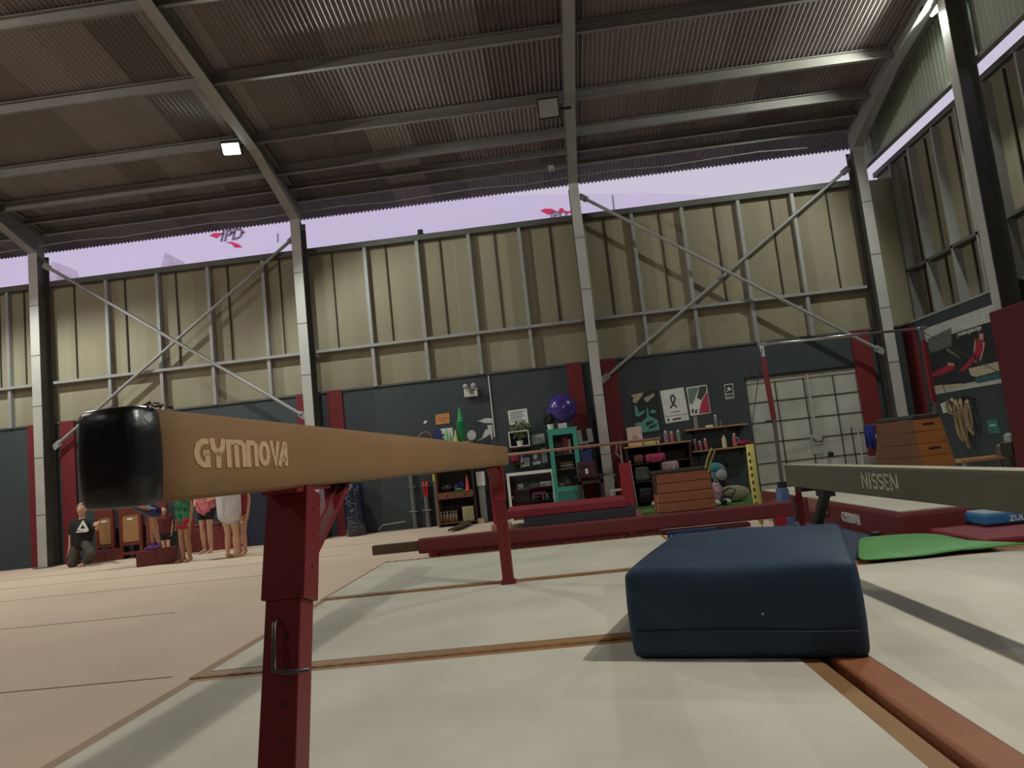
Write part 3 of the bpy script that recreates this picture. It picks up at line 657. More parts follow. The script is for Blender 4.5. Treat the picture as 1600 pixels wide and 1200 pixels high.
# ---- high bar
PL, PR = Vector((2.72, 9.2, 0)), Vector((5.01, 9.92, 0))
hb = thing('high_bar', 'tall high bar with red posts, chrome bar and steel guy cables', 'high bar', (3.9, 9.56, 0))
tl, tr = aY(1189, 538, PL.y), aY(1439, 513, PR.y)
MB().tube([tl, tr], .018, 12).build('bar', chrome, hb, smooth=True)
for T, B, lb_ in ((tl, PL, 0), (tr, PR, 1)):
    k_ = aY(1207, 655, PL.y).z; up_ = T+(B+Vector((.0, 0, 0))-T)*((T.z-k_)/T.z); z0_ = .0
    foot_ = B+Vector((-.05, 0, 0))
    MB().bar(up_, T-Vector((0, 0, .16)), .055, .055).build('upper_post', redm, hb, bevel=.004)
    MB().bar(foot_+Vector((0, 0, .42)), up_, .042, .042).build('lower_post', mat('grey post', (94, 92, 84), .5, .2), hb, bevel=.004)
    mb = MB(); mb.box(T.x-.025, T.x+.025, T.y-.02, T.y+.02, T.z-.18, T.z-.02); d_ = (tr-tl).normalized(); mb.tube([T-d_*.04, T+d_*.07], .026, 8); mb.build('bar_clamp', chrome, hb)
    MB().tube([up_+Vector((-.1, 0, -.02)), up_+Vector((.03, 0, -.02))], .012, 6).build('lock_handle', blk, hb)
    bfoot = mat('blue foot', (84, 110, 156), .5); f_ = foot_
    MB().prism([(f_.x-.06, f_.y-.1, .46), (f_.x+.04, f_.y-.1, .46), (f_.x+.055, f_.y-.1, .2), (f_.x+.07, f_.y-.1, .0), (f_.x-.1, f_.y-.1, .0), (f_.x-.08, f_.y-.1, .2)], (0, .2, 0)).build('foot', bfoot, hb, bevel=.015)
    MB().box(f_.x-.045, f_.x+.045, f_.y-.06, f_.y+.06, .46, .53).build('socket', blk, hb)
cable = mat('cable', (70, 70, 68), .5, .3)
yb = aY(1180, 755, 8.95)
for a, b in ((tl, aY(1125, 690, 12.0)), (tr, Vector((6.7, 12.4, .35))), (tr, Vector((6.6, 8.3, .3)))):
    MB().tube([a-Vector((0, 0, .04)), b], .005, 5).build('guy_cable', cable, hb)
# yellow pad on the guy cable
ztop, zbot = aY(1181, 693, 8.95).z, max(.02, aY(1178, 822, 8.95).z)
t = thing('cable_pad', 'yellow tube pad around the high bar guy cable, left of the white gate', 'cable pad', (yb.x, 8.95, 0))
yel = mat('yellow tube', (200, 190, 100), .6, 0, .1, 6)
MB().tube([(yb.x+.01, 8.95, zbot+.02), (yb.x-.0, 8.95, zbot+.08), (yb.x-.01, 8.95, .6), (yb.x+.0, 8.95, ztop)], [.02, .045, .052, .046], 12).build('padding', yel, t, smooth=True)
mb = MB()
for i in range(9):
    z = zbot+.16+i*.085; mb.box(yb.x-.044, yb.x-.028, 8.893, 8.906, z, z+.04)
mb.build('printed_mark', blackm, t)
MB().tube([(yb.x, 8.95, ztop), (tl.x, tl.y-.02, tl.z-.06)], .005, 5).build('cord', blackm, t)
MB().tube([(yb.x+.01, 8.95, .0), (yb.x+.01, 8.95, zbot+.04)], .006, 5).build('anchor_strap', blackm, t)
# ---- wooden vaulting boxes
ow = mat('orange box wood', (168, 98, 66), .6, 0, .12, 3, stretch=(1, 1, 6)); gapm = mat('wood gap', (70, 38, 24), .8)
Yo = 12.4
x0, x1, z0, z1 = rectY(1027, 1112, 737, 800, Yo); z0 = .02
vb = thing('vaulting_box', 'small orange-brown vaulting box in four tiers with dark padded top', 'vaulting box', ((x0+x1)/2, Yo+.3, .012))
H = z1-z0
for i in range(4):
    a, b = z0+H*i/4+.006, z0+H*(i+1)/4-.004; ins = .045*i/4
    MB().prism([(x0+ins-.02, Yo, a), (x1-ins+.05, Yo, a), (x1-ins+.03, Yo, b), (x0+ins-.01, Yo, b)], (0, .55, 0)).build('tier', ow, vb, bevel=.006)
MB().box(x0-.0, x1+.03, Yo+.01, Yo+.54, z0, z1-.02).build('inner_frame', gapm, vb)
MB().box(x0-.02, x1+.03, Yo-.02, Yo+.57, z1, z1+.05).build('padded_top', mat('dark pad', (60, 50, 44), .6), vb, bevel=.015)
tp = aY(1108, 712, Yo); t = thing('cloth_strap', 'tan strap hanging over the corner of the small vaulting box', 'strap', tp)
MB().tube([aY(1102, 732, Yo-.06), aY(1106, 715, Yo-.05), aY(1112, 700, Yo), aY(1117, 703, Yo), aY(1110, 722, Yo-.05), aY(1107, 738, Yo-.08)], .018, 6).build('strap_loop', mat('strap tan', (150, 140, 92), .8), t)
Yv = 9.25; ZV = .353
xl, xm, xr = aY(1382, 690, Yv).x, aY(1435, 690, Yv).x, aY(1500, 700, Yv).x
zt_ = aY(1432, 648, Yv).z
vw_shade = mat('vault wood shaded side', (96, 60, 32), .6, 0, .12, 2, stretch=(6, 6, 1)); vw2 = mat('vault wood orange', (158, 100, 52), .6, 0, .14, 2, stretch=(1, 6, 6))  # same wood twice; the darker copy paints shade on left-facing sides
vb = thing('vaulting_box', 'large orange-brown trapezoid vaulting box in front of the right wall', 'vaulting box', ((xl+xr)/2, Yv+.4, ZV))
c0v, c1v, c2v = Vector((xl+.0, Yv+.42, 0)), Vector((xm, Yv, 0)), Vector((xr-.0, Yv+.1, 0)); c3v = c2v+(c0v-c1v)
ctr = (c0v+c1v+c2v+c3v)/4
nT = 5
def ringv(z):
    k_ = 1-.24*(z-ZV)/(zt_-ZV); return [ctr+(c-ctr)*k_ for c in (c0v, c1v, c2v, c3v)]
for i in range(nT):
    a, b = ZV+(zt_-.06-ZV)*i/nT+.003, ZV+(zt_-.06-ZV)*(i+1)/nT-.002; ra, rb = ringv(a), ringv(b)
    mb = MB(); vs = [Vector((p.x, p.y, a)) for p in ra]+[Vector((p.x, p.y, b)) for p in rb]
    mb.add(vs, [(0, 1, 5, 4), (1, 2, 6, 5), (2, 3, 7, 6), (3, 0, 4, 7), (4, 5, 6, 7), (3, 2, 1, 0)]); o = mb.build('tier', vw2, vb, bevel=.004)
    o.data.materials.append(vw_shade)
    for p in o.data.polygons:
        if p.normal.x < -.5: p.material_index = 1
    if i in (0, 2, 4):
        m1 = (ringv((a+b)/2)[1]+ringv((a+b)/2)[2])/2; m1.z = 0; d_ = (c2v-c1v).normalized(); n_ = Vector((d_.y, -d_.x, 0))
        zc = (a+b)/2+.01; MB().bar(m1-d_*.075+n_*.003+Vector((0, 0, zc)), m1+d_*.075+n_*.003+Vector((0, 0, zc)), .012, .024).build('hand_hole', blackm, o)
rt_ = ringv(zt_-.05); mb = MB(); vs = [Vector((p.x, p.y, zt_-.056)) for p in rt_]+[Vector((p.x, p.y, zt_)) for p in rt_]
mb.add(vs, [(0, 1, 5, 4), (1, 2, 6, 5), (2, 3, 7, 6), (3, 0, 4, 7), (4, 5, 6, 7), (3, 2, 1, 0)]); mb.build('padded_top', mat('grey pad', (52, 50, 48), .6), vb, bevel=.02)
# ---- small metal rack with blue cloth, bucket, stick
Yr = 14.2
rx0, rx1 = aY(1345, 700, Yr).x, aY(1376, 700, Yr).x; rzt = aY(1358, 664, Yr).z
t = thing('clothes_rack', 'thin white metal rack in front of the red stripe beside the gate', 'rack', ((rx0+rx1)/2, Yr, 0))
MB().tube([(rx0, Yr, .0), (rx0, Yr, rzt), (rx1, Yr, rzt), (rx1+.14, Yr, .0)], .012, 6).build('front_frame', steel_l, t)
MB().tube([(rx0, Yr+.3, .0), (rx0, Yr+.3, rzt), (rx1, Yr+.3, rzt), (rx1, Yr+.3, .0)], .012, 6).build('rear_frame', blk, t)
for z in (rzt, .2): MB().tube([(rx0, Yr, z), (rx0, Yr+.3, z)], .01, 6).build('cross_tube', steel_l, t)
cx = aY(1359, 676, Yr).x
mb = MB(); vs = []; nn = 12
for s_ in (0, 1):
    for i in range(nn+1):
        u = i/nn; vs.append((cx-.1+.2*u, Yr-.02+.02*math.sin(u*14), rzt+.0 if s_ == 0 else rzt-.44+.03*math.sin(u*9)))
mb.add(vs, [(i, i+1, nn+2+i, nn+1+i) for i in range(nn)]); o = mb.build('towel', mat('royal blue cloth', (30, 40, 120), .85), smooth=True); tag(o, 'royal blue towel hanging on the white rack beside the gate', 'towel')
q = o.modifiers.new('s', 'SOLIDIFY'); q.thickness = .012
bx = aY(1360, 710, Yr+.15).x
t = thing('bucket', 'pale grey bucket standing under the blue towel', 'bucket', (bx, Yr+.15, 0))
MB().lathe([(.11, 0), (.14, .5), (.145, .52), (.12, .52), (.1, .04)], (bx, Yr+.15, .0), 18).build('body', mat('bucket grey', (130, 130, 122), .5), t, smooth=True)
MB().tube([(bx-.14, Yr+.15, .5), (bx, Yr+.0, .42), (bx+.14, Yr+.15, .5)], .006, 5).build('handle', steel, t)
p = aY(1377, 709, 13.2)
t = thing('pull_buoy', 'pale yellow half-round float leaning against the side of the large vaulting box', 'float', (p.x, 13.2, 0))
MB().tube([(p.x+.05, 13.2, 0), (p.x-.02, 13.25, p.z+.35)], .012, 6).build('stick', mat('pinkish stick', (180, 150, 140), .6), t)
MB().ell((p.x, 13.15, p.z), (.11, .05, .07)).build('float_head', mat('pale yellow', (214, 196, 150), .6), t, smooth=True)
# ---- ropes on the right wall
XW = 7.12
hook = aX(1500, 625, XW)
rope = mat('rope', (156, 136, 104), .9, 0, .2, 20, .3, 120)
labs = ['tan climbing rope coil hanging leftmost on the right wall', 'tan rope bundle hanging second on the right wall', 'tan rope bundle hanging third on the right wall', 'tan rope bundle hanging rightmost beside the teal paper']
for i, (px, pyt, pyb) in enumerate(((1489, 622, 648), (1500, 622, 690), (1508, 620, 700), (1517, 622, 680))):
    a = aX(px, pyt, XW); b = aX(px+3, pyb, XW); t = thing('rope_bundle', labs[i], 'rope', (XW, a.y, b.z), 'ropes hung on the right wall')
    for j in range(4):
        w = .05+.012*j; off = .01*j; mb = MB(); pts = []
        for q in range(21):
            an = 2*PI*q/20; pts.append((XW-.03-off, (a.y+b.y)/2+(w+(.07 if i == 0 else 0))*math.sin(an)+.01*math.sin(5*an+j), (a.z+b.z)/2+(a.z-b.z)/2*(1-.06*j)*math.cos(an)))
        mb.tube(pts, .012, 6); mb.build('strand', rope, t, smooth=True)
    MB().tube([(XW+.08, a.y, a.z-.02), (XW-.1, a.y, a.z+.0)], .01, 6).build('hook', blk, t)
def wall_paper(name, cs, X, m, lab, cat, lines=0, lm=None, thick=.004):
    pts = plX(cs, X); t = thing(name, lab, cat, pts[0]); MB().prism(pts, (.004, 0, 0)).build('sheet', m, t)
    return t
wall_paper('notice_sheet', [(1469, 631), (1482, 626), (1488, 642), (1474, 646)], XR-.008, white, 'white notice sheet on the right wall, partly behind the ropes', 'notice')
t = wall_paper('notice_sheet', [(1541, 656), (1558, 655), (1563, 676), (1545, 678)], XR-.008, mat('teal paper', (60, 120, 108), .6), 'teal sheet of paper on the right wall beside the dark red pad', 'notice')
cut('printed_line', white, plX([(1546, 664), (1556, 663), (1556, 665), (1547, 666)], XR-.012), t, (.002, 0, 0))
# poster on the right wall
PX = XR-.02
t = thing('gymnast_poster', 'large framed poster of gymnasts on pommel horses on the right wall', 'poster', aX(1500, 560, PX))
def yz(px, py): p = aX(px, py, PX); return p.y, p.z
yL, yR = 14.3, 11.93; zT, zB = 2.83, 1.56
MB().box(PX, PX+.018, yR, yL, zB, zT).build('white_border', mat('poster white', (182, 184, 180), .5), t)
MB().box(PX-.003, PX, yR+.08, yL-.05, zB+.1, zT-.26).build('printed_image', mat('poster dark', (40, 42, 44), .45), t)
def PP(cs): return plX(cs, PX-.006)
cr = mat('print crimson', (156, 38, 62), .5); gp_ = mat('print grey', (96, 100, 100), .5); skinp = mat('print skin', (186, 140, 130), .5); crm = mat('print cream', (176, 166, 144), .5); tl_ = mat('print teal', (50, 96, 100), .5)
d_ = (.002, 0, 0)
cut('gymnast_figure', cr, [PP([(1500, 579), (1522, 553), (1525, 530), (1536, 532), (1535, 548), (1526, 562), (1505, 581)])], t, d_)
cut('gymnast_skin', skinp, [PP([(1530, 521), (1536, 521), (1537, 531), (1530, 531)]), PP([(1523, 531), (1526, 529), (1524, 550), (1526, 566), (1523, 566), (1521, 548)]), PP([(1535, 533), (1539, 536), (1536, 552), (1532, 564), (1530, 563), (1534, 549)])], t, d_)
cut('gymnast_figure', cr, [PP([(1457, 582), (1480, 570), (1492, 572), (1492, 576), (1470, 586), (1453, 590)])], t, d_)
cut('gymnast_skin', skinp, [PP([(1480, 566), (1491, 568), (1491, 573), (1481, 571)])], t, d_)
cut('pommel_horse', crm, [PP([(1513, 576), (1559, 565), (1562, 579), (1526, 589), (1517, 587)]), PP([(1456, 603), (1503, 599), (1504, 604), (1457, 611)])], t, d_)
cut('pommel_horse_base', tl_, [PP([(1524, 591), (1562, 581), (1563, 592), (1526, 599)])], t, d_)
cut('backdrop', gp_, [PP([(1449, 530), (1486, 512), (1487, 540), (1452, 552)]), PP([(1480, 543), (1497, 556), (1500, 560), (1478, 548)])], t, d_)
for s_, pA, pB, m_ in (('no somos nada sin tu cuerpo', (1494, 518), (1545, 502), white), ('y tu mente organiza el logro', (1496, 526), (1543, 511), white), ('sin tu cuerpo', (1452, 552), (1479, 543), gp_)):
    A_, B_ = aX(*pA, PX-.006), aX(*pB, PX-.006); L = A_.y-B_.y
    lettering('lettering', s_, .11, m_, (PX-.006, A_.y, A_.z), (0, -1, 0), (0, 0, 1), t, sx=L/(len(s_)*.055), bold=.01)
# clutter by the right wall
def simple(name, lab, cat, parts, group=None):
    """parts: (part name, MB, material, bevel)"""
    xs = [v for _, mb, _, _ in parts for v in mb.v]; c = (sum(v[0] for v in xs)/len(xs), sum(v[1] for v in xs)/len(xs), min(v[2] for v in xs))
    t = thing(name, lab, cat, c, group)
    for n_, mb, m_, bv in parts: mb.build(n_, m_, t, bevel=bv, smooth=(bv < 0))
    return t
hp = aX(1497, 690, 6.6)
hoopg = mat('green hoop', (90, 140, 90), .5); hoopw = mat('grey hoop', (150, 158, 158), .5)
for i, (m_, lab) in enumerate(((hoopw, 'grey hoop leaning behind the large vaulting box'), (hoopg, 'green hoop leaning behind the large vaulting box'), (mat('teal hoop', (80, 120, 116), .5), 'teal hoop leaning farthest behind the large vaulting box'))):
    mb = MB(); pts = []
    for q in range(25):
        an = 2*PI*q/24; pts.append((6.05+.12*i+.38*math.cos(an), 12.75+.1*i+.12*math.sin(an), .44+.42*math.sin(an)))
    tag(mb.tube(pts, .014, 6).build('hoop', m_, smooth=True), lab, 'hoop', 'hoops leaning behind the vaulting box')
t = thing('bench', 'low bench with pale slats by the right wall', 'bench', (6.6, 12.0, 0))
MB().box(6.15, 7.1, 11.7, 12.25, .38, .42).build('seat', woodl, t)
for x in (6.22, 7.03):
    for y in (11.75, 12.2): MB().box(x-.02, x+.02, y-.02, y+.02, 0, .38).build('leg', steel, t)
dk = mat('dark thing', (50, 46, 44), .6); gy = mat('grey thing', (92, 88, 82), .6)
for (px0, px1, pt, pb_, lab, nm, m_) in ((1560, 1570, 694, 722, 'small grey bottle with pale cap on the bench by the right wall', 'bottle', gy), (1572, 1583, 676, 692, 'pale grey mug on dark box by the right wall', 'mug', hoopw), (1571, 1589, 692, 722, 'dark box on the bench by the right wall', 'box', dk)):
    a = aX(px0, (pt+pb_)/2, 6.85); b = aX(px1, (pt+pb_)/2, 6.85); zt2 = aX((px0+px1)/2, pt, 6.85).z; zb2 = .421 if nm != 'mug' else zt2-.16
    if nm == 'box': simple(nm, lab, nm, [('body', MB().box(6.78, 6.95, b.y, a.y, .421, zt2), m_, .01), ('lid', MB().box(6.77, 6.96, b.y-.01, a.y+.01, zt2, zt2+.02), gy, 0)])
    else:
        c_ = (6.86, (a.y+b.y)/2, zb2); r_ = (a.y-b.y)/2
        simple(nm, lab, nm, [('body', MB().lathe([(r_, 0), (r_, (zt2-zb2)*.8), (r_*.6, (zt2-zb2)*.9)], c_, 14), m_, 0), ('cap', MB().lathe([(r_*.6, (zt2-zb2)*.9), (r_*.6, zt2-zb2)], c_, 14), steel_l, 0)])
# ================================================================ BACK WALL, MIDDLE BAY
YW = YB-.002
def bxp(name, lab, cat, xl, xr, yt, yb, Y, dep, m, z0=None, bevel=.004, group=None, extra=None):
    """a box-like thing whose front fills a pixel rectangle at depth Y"""
    x0, x1, a, b = rectY(xl, xr, yt, yb, Y)
    if z0 is not None: a = z0
    t = thing(name, lab, cat, ((x0+x1)/2, Y+dep/2, a), group); MB().box(x0, x1, Y, Y+dep, a, b).build('body', m, t, bevel=bevel)
    if extra: extra(t, x0, x1, a, b)
    return t, x0, x1, a, b
# emergency light
t, x0, x1, a, b = bxp('emergency_light', 'white twin-head emergency light high on the grey wall', 'emergency light', 725, 746, 606, 620, 14.9, .1, white, bevel=.02)
for px, py in ((727.5, 604), (740, 602.5)):
    c = aY(px, py, 14.86); r = .055
    MB().lathe([(r*.5, .07), (r, .03), (r, 0), (r*.9, -.002)], c, 16, Matrix.Rotation(PI/2, 3, 'X')).build('lamp_head', steel_l, t, smooth=False)
    MB().lathe([(r*.75, -.001), (r*.7, -.004)], c+Vector((0, -.0, 0)), 16, Matrix.Rotation(PI/2, 3, 'X')).build('lens', mat('lens grey', (110, 110, 106), .3), t)
MB().box(x0+.12, x0+.2, 14.895, 14.9, a+.05, b-.02).build('indicator', mat('panel grey', (130, 130, 128), .5), t)
MB().box(x1-.1, x1-.05, 14.893, 14.9, b-.06, b-.03).build('button', blackm, t)
# sheets on the wall
def sheet(lab, cs, m, Y=YW-.006, name='notice_sheet', cat='notice', lines=(), lm=None, group=None):
    pts = plY(cs, Y); c = sum(pts, Vector())/len(pts); t = thing(name, lab, cat, c, group); MB().prism(pts, (0, .004, 0)).build('sheet', m, t)
    if lines:
        mb = MB()
        for (a, b_) in lines: A_, B_ = aY(*a, Y-.003), aY(*b_, Y-.003); mb.bar(A_, B_, .002, .012, up=(0, 1, 0)) if 0 else mb.prism([A_, B_, B_+Vector((0, 0, .012)), A_+Vector((0, 0, .012))], (0, .002, 0))
        mb.build('printed_lines', lm or blackm, t)
    return t
ora = mat('orange paper', (196, 136, 84), .7); papw = mat('paper white', (222, 224, 218), .7); inkg = mat('ink grey', (90, 92, 92), .7)
sheet('small orange sheet on the grey wall left of the green cones', [(680, 648), (702, 645), (703, 661), (681, 664)], ora, lines=[((685, 655), (698, 653)), ((686, 658), (697, 657))], lm=mat('ink brown', (150, 96, 60), .7))
sheet('white typed sheet on the grey wall above the potted plant', [(793, 642), (823, 638), (826, 660), (796, 664)], papw, lines=[((797, 645+i*2.6), (820-(i*5 % 7), 642+i*2.6)) for i in range(7)], lm=inkg)
sheet('small torn white scrap on the grey wall left of the orange sheet', [(661, 661), (664, 657), (668, 657), (665, 662)], papw)
# wall emblem
t = thing('wall_emblem', 'painted white gymnast emblem with dot on the grey wall right of the green cones', 'wall emblem', aY(755, 672, YW))
Yq = YW-.003; dd_ = (0, .002, 0); pw = mat('painted white', (196, 198, 192), .8)
cut('figure', pw, [plY([(744, 657), (751, 659), (757, 661), (769, 661), (769, 654), (763, 653), (756, 654), (750, 657)], Yq)], t, dd_)
cut('figure', pw, [plY([(761, 664), (769, 664), (770, 687), (768, 686), (766, 678), (758, 684), (744, 690), (753, 684), (758, 672), (763, 670)], Yq)], t, dd_)
MB().prism([aY(737+7*math.cos(a_*PI/10), 680+8*math.sin(a_*PI/10), Yq) for a_ in range(20)], dd_).build('dot', pw, t)
# shelf unit under/behind the beam
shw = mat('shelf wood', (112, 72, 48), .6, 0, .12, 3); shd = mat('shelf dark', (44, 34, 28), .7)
Ys = 14.45
sx0, sx1 = aY(683, 780, Ys).x, aY(742, 780, Ys).x
zs1 = aY(712, 768, Ys).z; ztop_ = aY(715, 693, Ys).z
sh = thing('shelf_unit', 'dark wooden open shelf unit with cones on top, left of the red bar post', 'shelf', ((sx0+sx1)/2, Ys+.2, 0))
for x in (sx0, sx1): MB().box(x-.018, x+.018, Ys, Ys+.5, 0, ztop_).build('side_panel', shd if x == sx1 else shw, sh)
for z in (.08, zs1, (zs1+ztop_)/2+.12): MB().box(sx0+.018, sx1-.018, Ys+.005, Ys+.48, z-.02, z).build('shelf_board', shw, sh)
MB().box(sx0-.24, sx1+.02, Ys-.02, Ys+.5, ztop_, ztop_+.03).build('top_board', woodl, sh)
MB().box(sx0+.018, sx1-.018, Ys+.48, Ys+.5, .08, ztop_).build('back_panel', shd, sh)
for i in range(2):
    xa_ = sx0+.02+(sx1-sx0-.04)*i/2; d = MB().box(xa_+.004, xa_+(sx1-sx0-.04)/2-.004, Ys-.01, Ys+.3, zs1-.13, zs1-.022).build('drawer', shw, sh); xc = xa_+(sx1-sx0)/4
    MB().ell((xc, Ys-.015, zs1-.075), .014).build('knob', blackm, d)
# cones
def cone_mesh(t, r, h, m, c=(0, 0, 0)):
    mb = MB().lathe([(r, 0), (r, .013), (r*.66, .015), (r*.16, h), (r*.1, h)], c, 18); return mb.build('cone_body', m, t, smooth=False)
grn = mat('cone green', (40, 150, 84), .4, 0, .06, 4)
cp = aY(723, 693, Ys+.2)
cz0 = ztop_+.031; conetop = aY(719, 637, Ys+.2).z; hc = .30; nC = 13; stepc = (conetop-cz0-hc)/(nC-1)
proto = None
for i in range(nC):
    loc = (cp.x, Ys+.2, cz0+i*stepc); lab = ['green cone at the bottom of the tall green stack', 'green cone second from the bottom of the tall stack', 'green cone third from the bottom of the tall stack', 'green cone fourth from the bottom of the tall stack', 'green cone fifth from the bottom of the tall stack', 'green cone sixth from the bottom of the tall stack', 'green cone in the exact middle of the tall stack', 'green cone sixth from the top of the tall stack', 'green cone fifth from the top of the tall stack', 'green cone fourth from the top of the tall stack', 'green cone third from the top of the tall stack', 'green cone just under the topmost of the tall stack', 'topmost green cone of the tall stack, its whole side showing'][i]
    if proto is None:
        proto = thing('training_cone', lab, 'cone', loc, 'stacked green cones'); m_ = cone_mesh(proto, .1, hc, grn, c=loc)
        MB().lathe([(.02, hc), (.02, hc+.004)], loc, 10).build('tip', papw, proto)
    else: dup(proto, loc, label=lab)
pgr = mat('pale green', (120, 190, 130), .5); pye = mat('pale yellow green', (190, 190, 110), .5)
for (px, pyt, m_, lab, r) in ((697, 669, pgr, 'small pale green cone on the shelf top behind the beam', .055), (703, 676, pgr, 'smaller pale green cone leaning beside the yellow cone', .05), (711, 672, pye, 'pale yellow cone on the shelf top beside the green stack', .075)):
    p = aY(px, pyt, Ys+.1); c_ = (p.x, Ys+.1+(.03 if px == 703 else 0)-(.0), cz0); t = thing('training_cone', lab, 'cone', c_); cone_mesh(t, r, max(.12, p.z-cz0), m_, c_); MB().lathe([(r*.16, p.z-cz0), (r*.12, p.z-cz0+.006)], c_, 8).build('tip', papw, t)
bxp('storage_box', 'dark blue box on the shelf top at its left end', 'box', 679, 689, 672, 694, Ys+.1, .18, mat('navy box', (30, 50, 110), .6), z0=cz0)
t, x0, x1, a, b = bxp('picture_card', 'white card with grey figures behind the pale green cones', 'card', 689, 708, 669, 690, Ys+.4, .01, papw, z0=cz0)
cut('printed_figures', inkg, [plY([(691, 678), (694, 678), (694, 682), (691, 682)], Ys+.398), plY([(690, 685), (694, 685), (694, 688), (690, 688)], Ys+.398)], t, (0, .001, 0))
p = aY(664, 685, Ys+.2); t = thing('hoop', 'brown and pink ring on the shelf top, cut off by the beam', 'ring', p)
MB().tube([(p.x+.13*math.cos(a_*PI/12), Ys+.25, cz0+.155+.13*math.sin(a_*PI/12)) for a_ in range(25)], .018, 8).build('ring_tube', mat('brown ring', (140, 90, 80), .6), t, smooth=True)
MB().box(p.x-.09, p.x+.09, Ys+.2, Ys+.3, ztop_+.0305, ztop_+.036).build('stand', shd, t)
# things on the shelves
orc = mat('orange cone', (226, 92, 70), .5)
p0, p1 = aY(731, 761, Ys+.12), aY(730, 738, Ys+.12); c_ = (p0.x, Ys+.1, zs1+.001)
t = thing('training_cone', 'orange cone standing at the right end of the shelf under the beam', 'cone', c_); cone_mesh(t, .07, .28, orc, c_); MB().lathe([(.07*.16, .28), (.01, .29)], c_, 10).build('tip', orc, t); MB().box(c_[0]-.04, c_[0]+.04, Ys+.01, Ys+.02, zs1-.06, zs1-.03).build('price_tag', papw, t)
for (px, m_, r, lab) in ((692, 'dark ball', .085, 'black ball at the left end of the shelf'), (700, 'dark ball', .08, 'second black ball on the shelf')):
    p = aY(px, 757, Ys+.15); tag(MB().ell((p.x, Ys+.18, zs1+r+.001), r, 18, 12).build('ball', mat('dark ball', (40, 38, 38), .35), smooth=True), lab, 'ball')
p = aY(712, 755, Ys+.15); tag(MB().ell((p.x, Ys+.25, zs1+.081), .08, 18, 12).build('ball', mat('violet ball', (84, 60, 120), .5), smooth=True), 'violet ball on the shelf behind the green strap', 'ball')
p = aY(717, 752, Ys+.15); tag(MB().ell((p.x+.03, Ys+.35, zs1+.101), .1, 18, 12).build('ball', mat('blue ball', (52, 64, 130), .5), smooth=True), 'blue ball at the back of the shelf', 'ball')
tag(MB().tube([(p.x-.08, Ys+.07, zs1+.02), (p.x, Ys+.07, zs1+.05), (p.x+.1, Ys+.1, zs1+.02), (p.x-.06, Ys+.1, zs1+.02), (p.x+.06, Ys+.07, zs1+.035)], .015, 8).build('strap', mat('bright green', (70, 170, 90), .6), smooth=True), 'bright green strap lying on the shelf left of the orange cone', 'strap')
botm = mat('bottle beige', (146, 130, 104), .4); labs = ['leftmost small beige bottle in the row on the lowest shelf', 'second small beige bottle in the row on the lowest shelf', 'third small beige bottle in the row on the lowest shelf', 'fourth small beige bottle in the row on the lowest shelf', 'fifth small beige bottle in the row on the lowest shelf', 'rightmost small beige bottle in the row on the lowest shelf']
pb0 = None
for i, px in enumerate((690, 695, 700, 705, 709.5, 714)):
    p = aY(px, 815, Ys+.12); loc = Vector((p.x, Ys+.12, .082))
    if pb0 is None:
        pb0 = thing('bottle', labs[0], 'bottle', loc, 'bottles on the lowest shelf')
        MB().lathe([(.026, 0), (.028, .15), (.012, .18), (.012, .2)], loc, 12).build('body', botm, pb0, smooth=True); MB().lathe([(.014, .2), (.014, .22)], loc, 10).build('cap', papw, pb0)
    else: dup(pb0, loc, label=labs[i])
bxp('cardboard_box', 'tall beige box on the lowest shelf beside the row of bottles', 'box', 723, 741, 791, 819, Ys+.03, .3, mat('beige card', (168, 158, 120), .8), z0=.082)
bxp('cardboard_box', 'small beige box on the floor beside the red bar post', 'box', 746, 757, 810, 822, Ys+.0, .25, MATS['beige card'], z0=.001)
# white jars stack right of the shelf
t, x0, x1, a, b = bxp('paper_roll', 'white paper rolls and sheets stacked beside the red post', 'paper', 744, 757, 737, 759, Ys+.1, .12, papw)
MB().box(x0+.02, x1-.02, Ys+.12, Ys+.2, .0, a).build('stand', steel, t)
# grey tubes strapped on the wall with clubs
gt = mat('grey pipe', (98, 104, 102), .5)
for px, pyt, lab in ((646, 742, 'tall grey pipe fixed on the wall, taller of the two'), (667, 776, 'shorter grey pipe fixed on the wall holding red clubs')):
    p = aY(px, 790, 14.88); zt2 = aY(px-4, pyt, 14.88).z
    if px == 646: zt2 += .25
    t = thing('wall_pipe', lab, 'pipe', (p.x, 14.88, 0), 'pipes strapped to the wall'); MB().lathe([(.05, 0.02), (.05, zt2), (.044, zt2), (.044, .04)], (p.x, 14.9, 0), 18).build('pipe', gt, t, smooth=False)
    for z in (.35, .85): MB().box(p.x-.09, p.x+.09, 14.84, 14.99, z, z+.012).build('strap', chrome, t)
zt2 = aY(663, 776, 14.88).z; p = aY(663, 764, 14.88)
for s_, lab in ((-1, 'left red club standing in the shorter grey pipe'), (1, 'right red club standing in the shorter grey pipe')):
    x = aY(667, 790, 14.88).x+.02*s_-.0
    t = thing('gymnastics_club', lab, 'club', (x, 14.9, zt2-.1)); MB().lathe([(.012, -.1), (.02, 0), (.028, .2), (.03, .3), (.01, .31)], (x, 14.9, zt2), 14, Matrix.Rotation(.07*s_, 3, 'Y')).build('club_body', mat('club red', (196, 34, 50), .4), t, smooth=True)
    MB().ell((x+.02*s_, 14.9, zt2+.3), .012).build('tip', papw, t)
p = aY(679, 750, 14.8); t = thing('bottle', 'yellow-green topped grey tube beside the shelf unit', 'tube', (p.x, 14.8, 0)); zt3 = aY(679, 741, 14.8).z; zm3 = aY(679, 752, 14.8).z
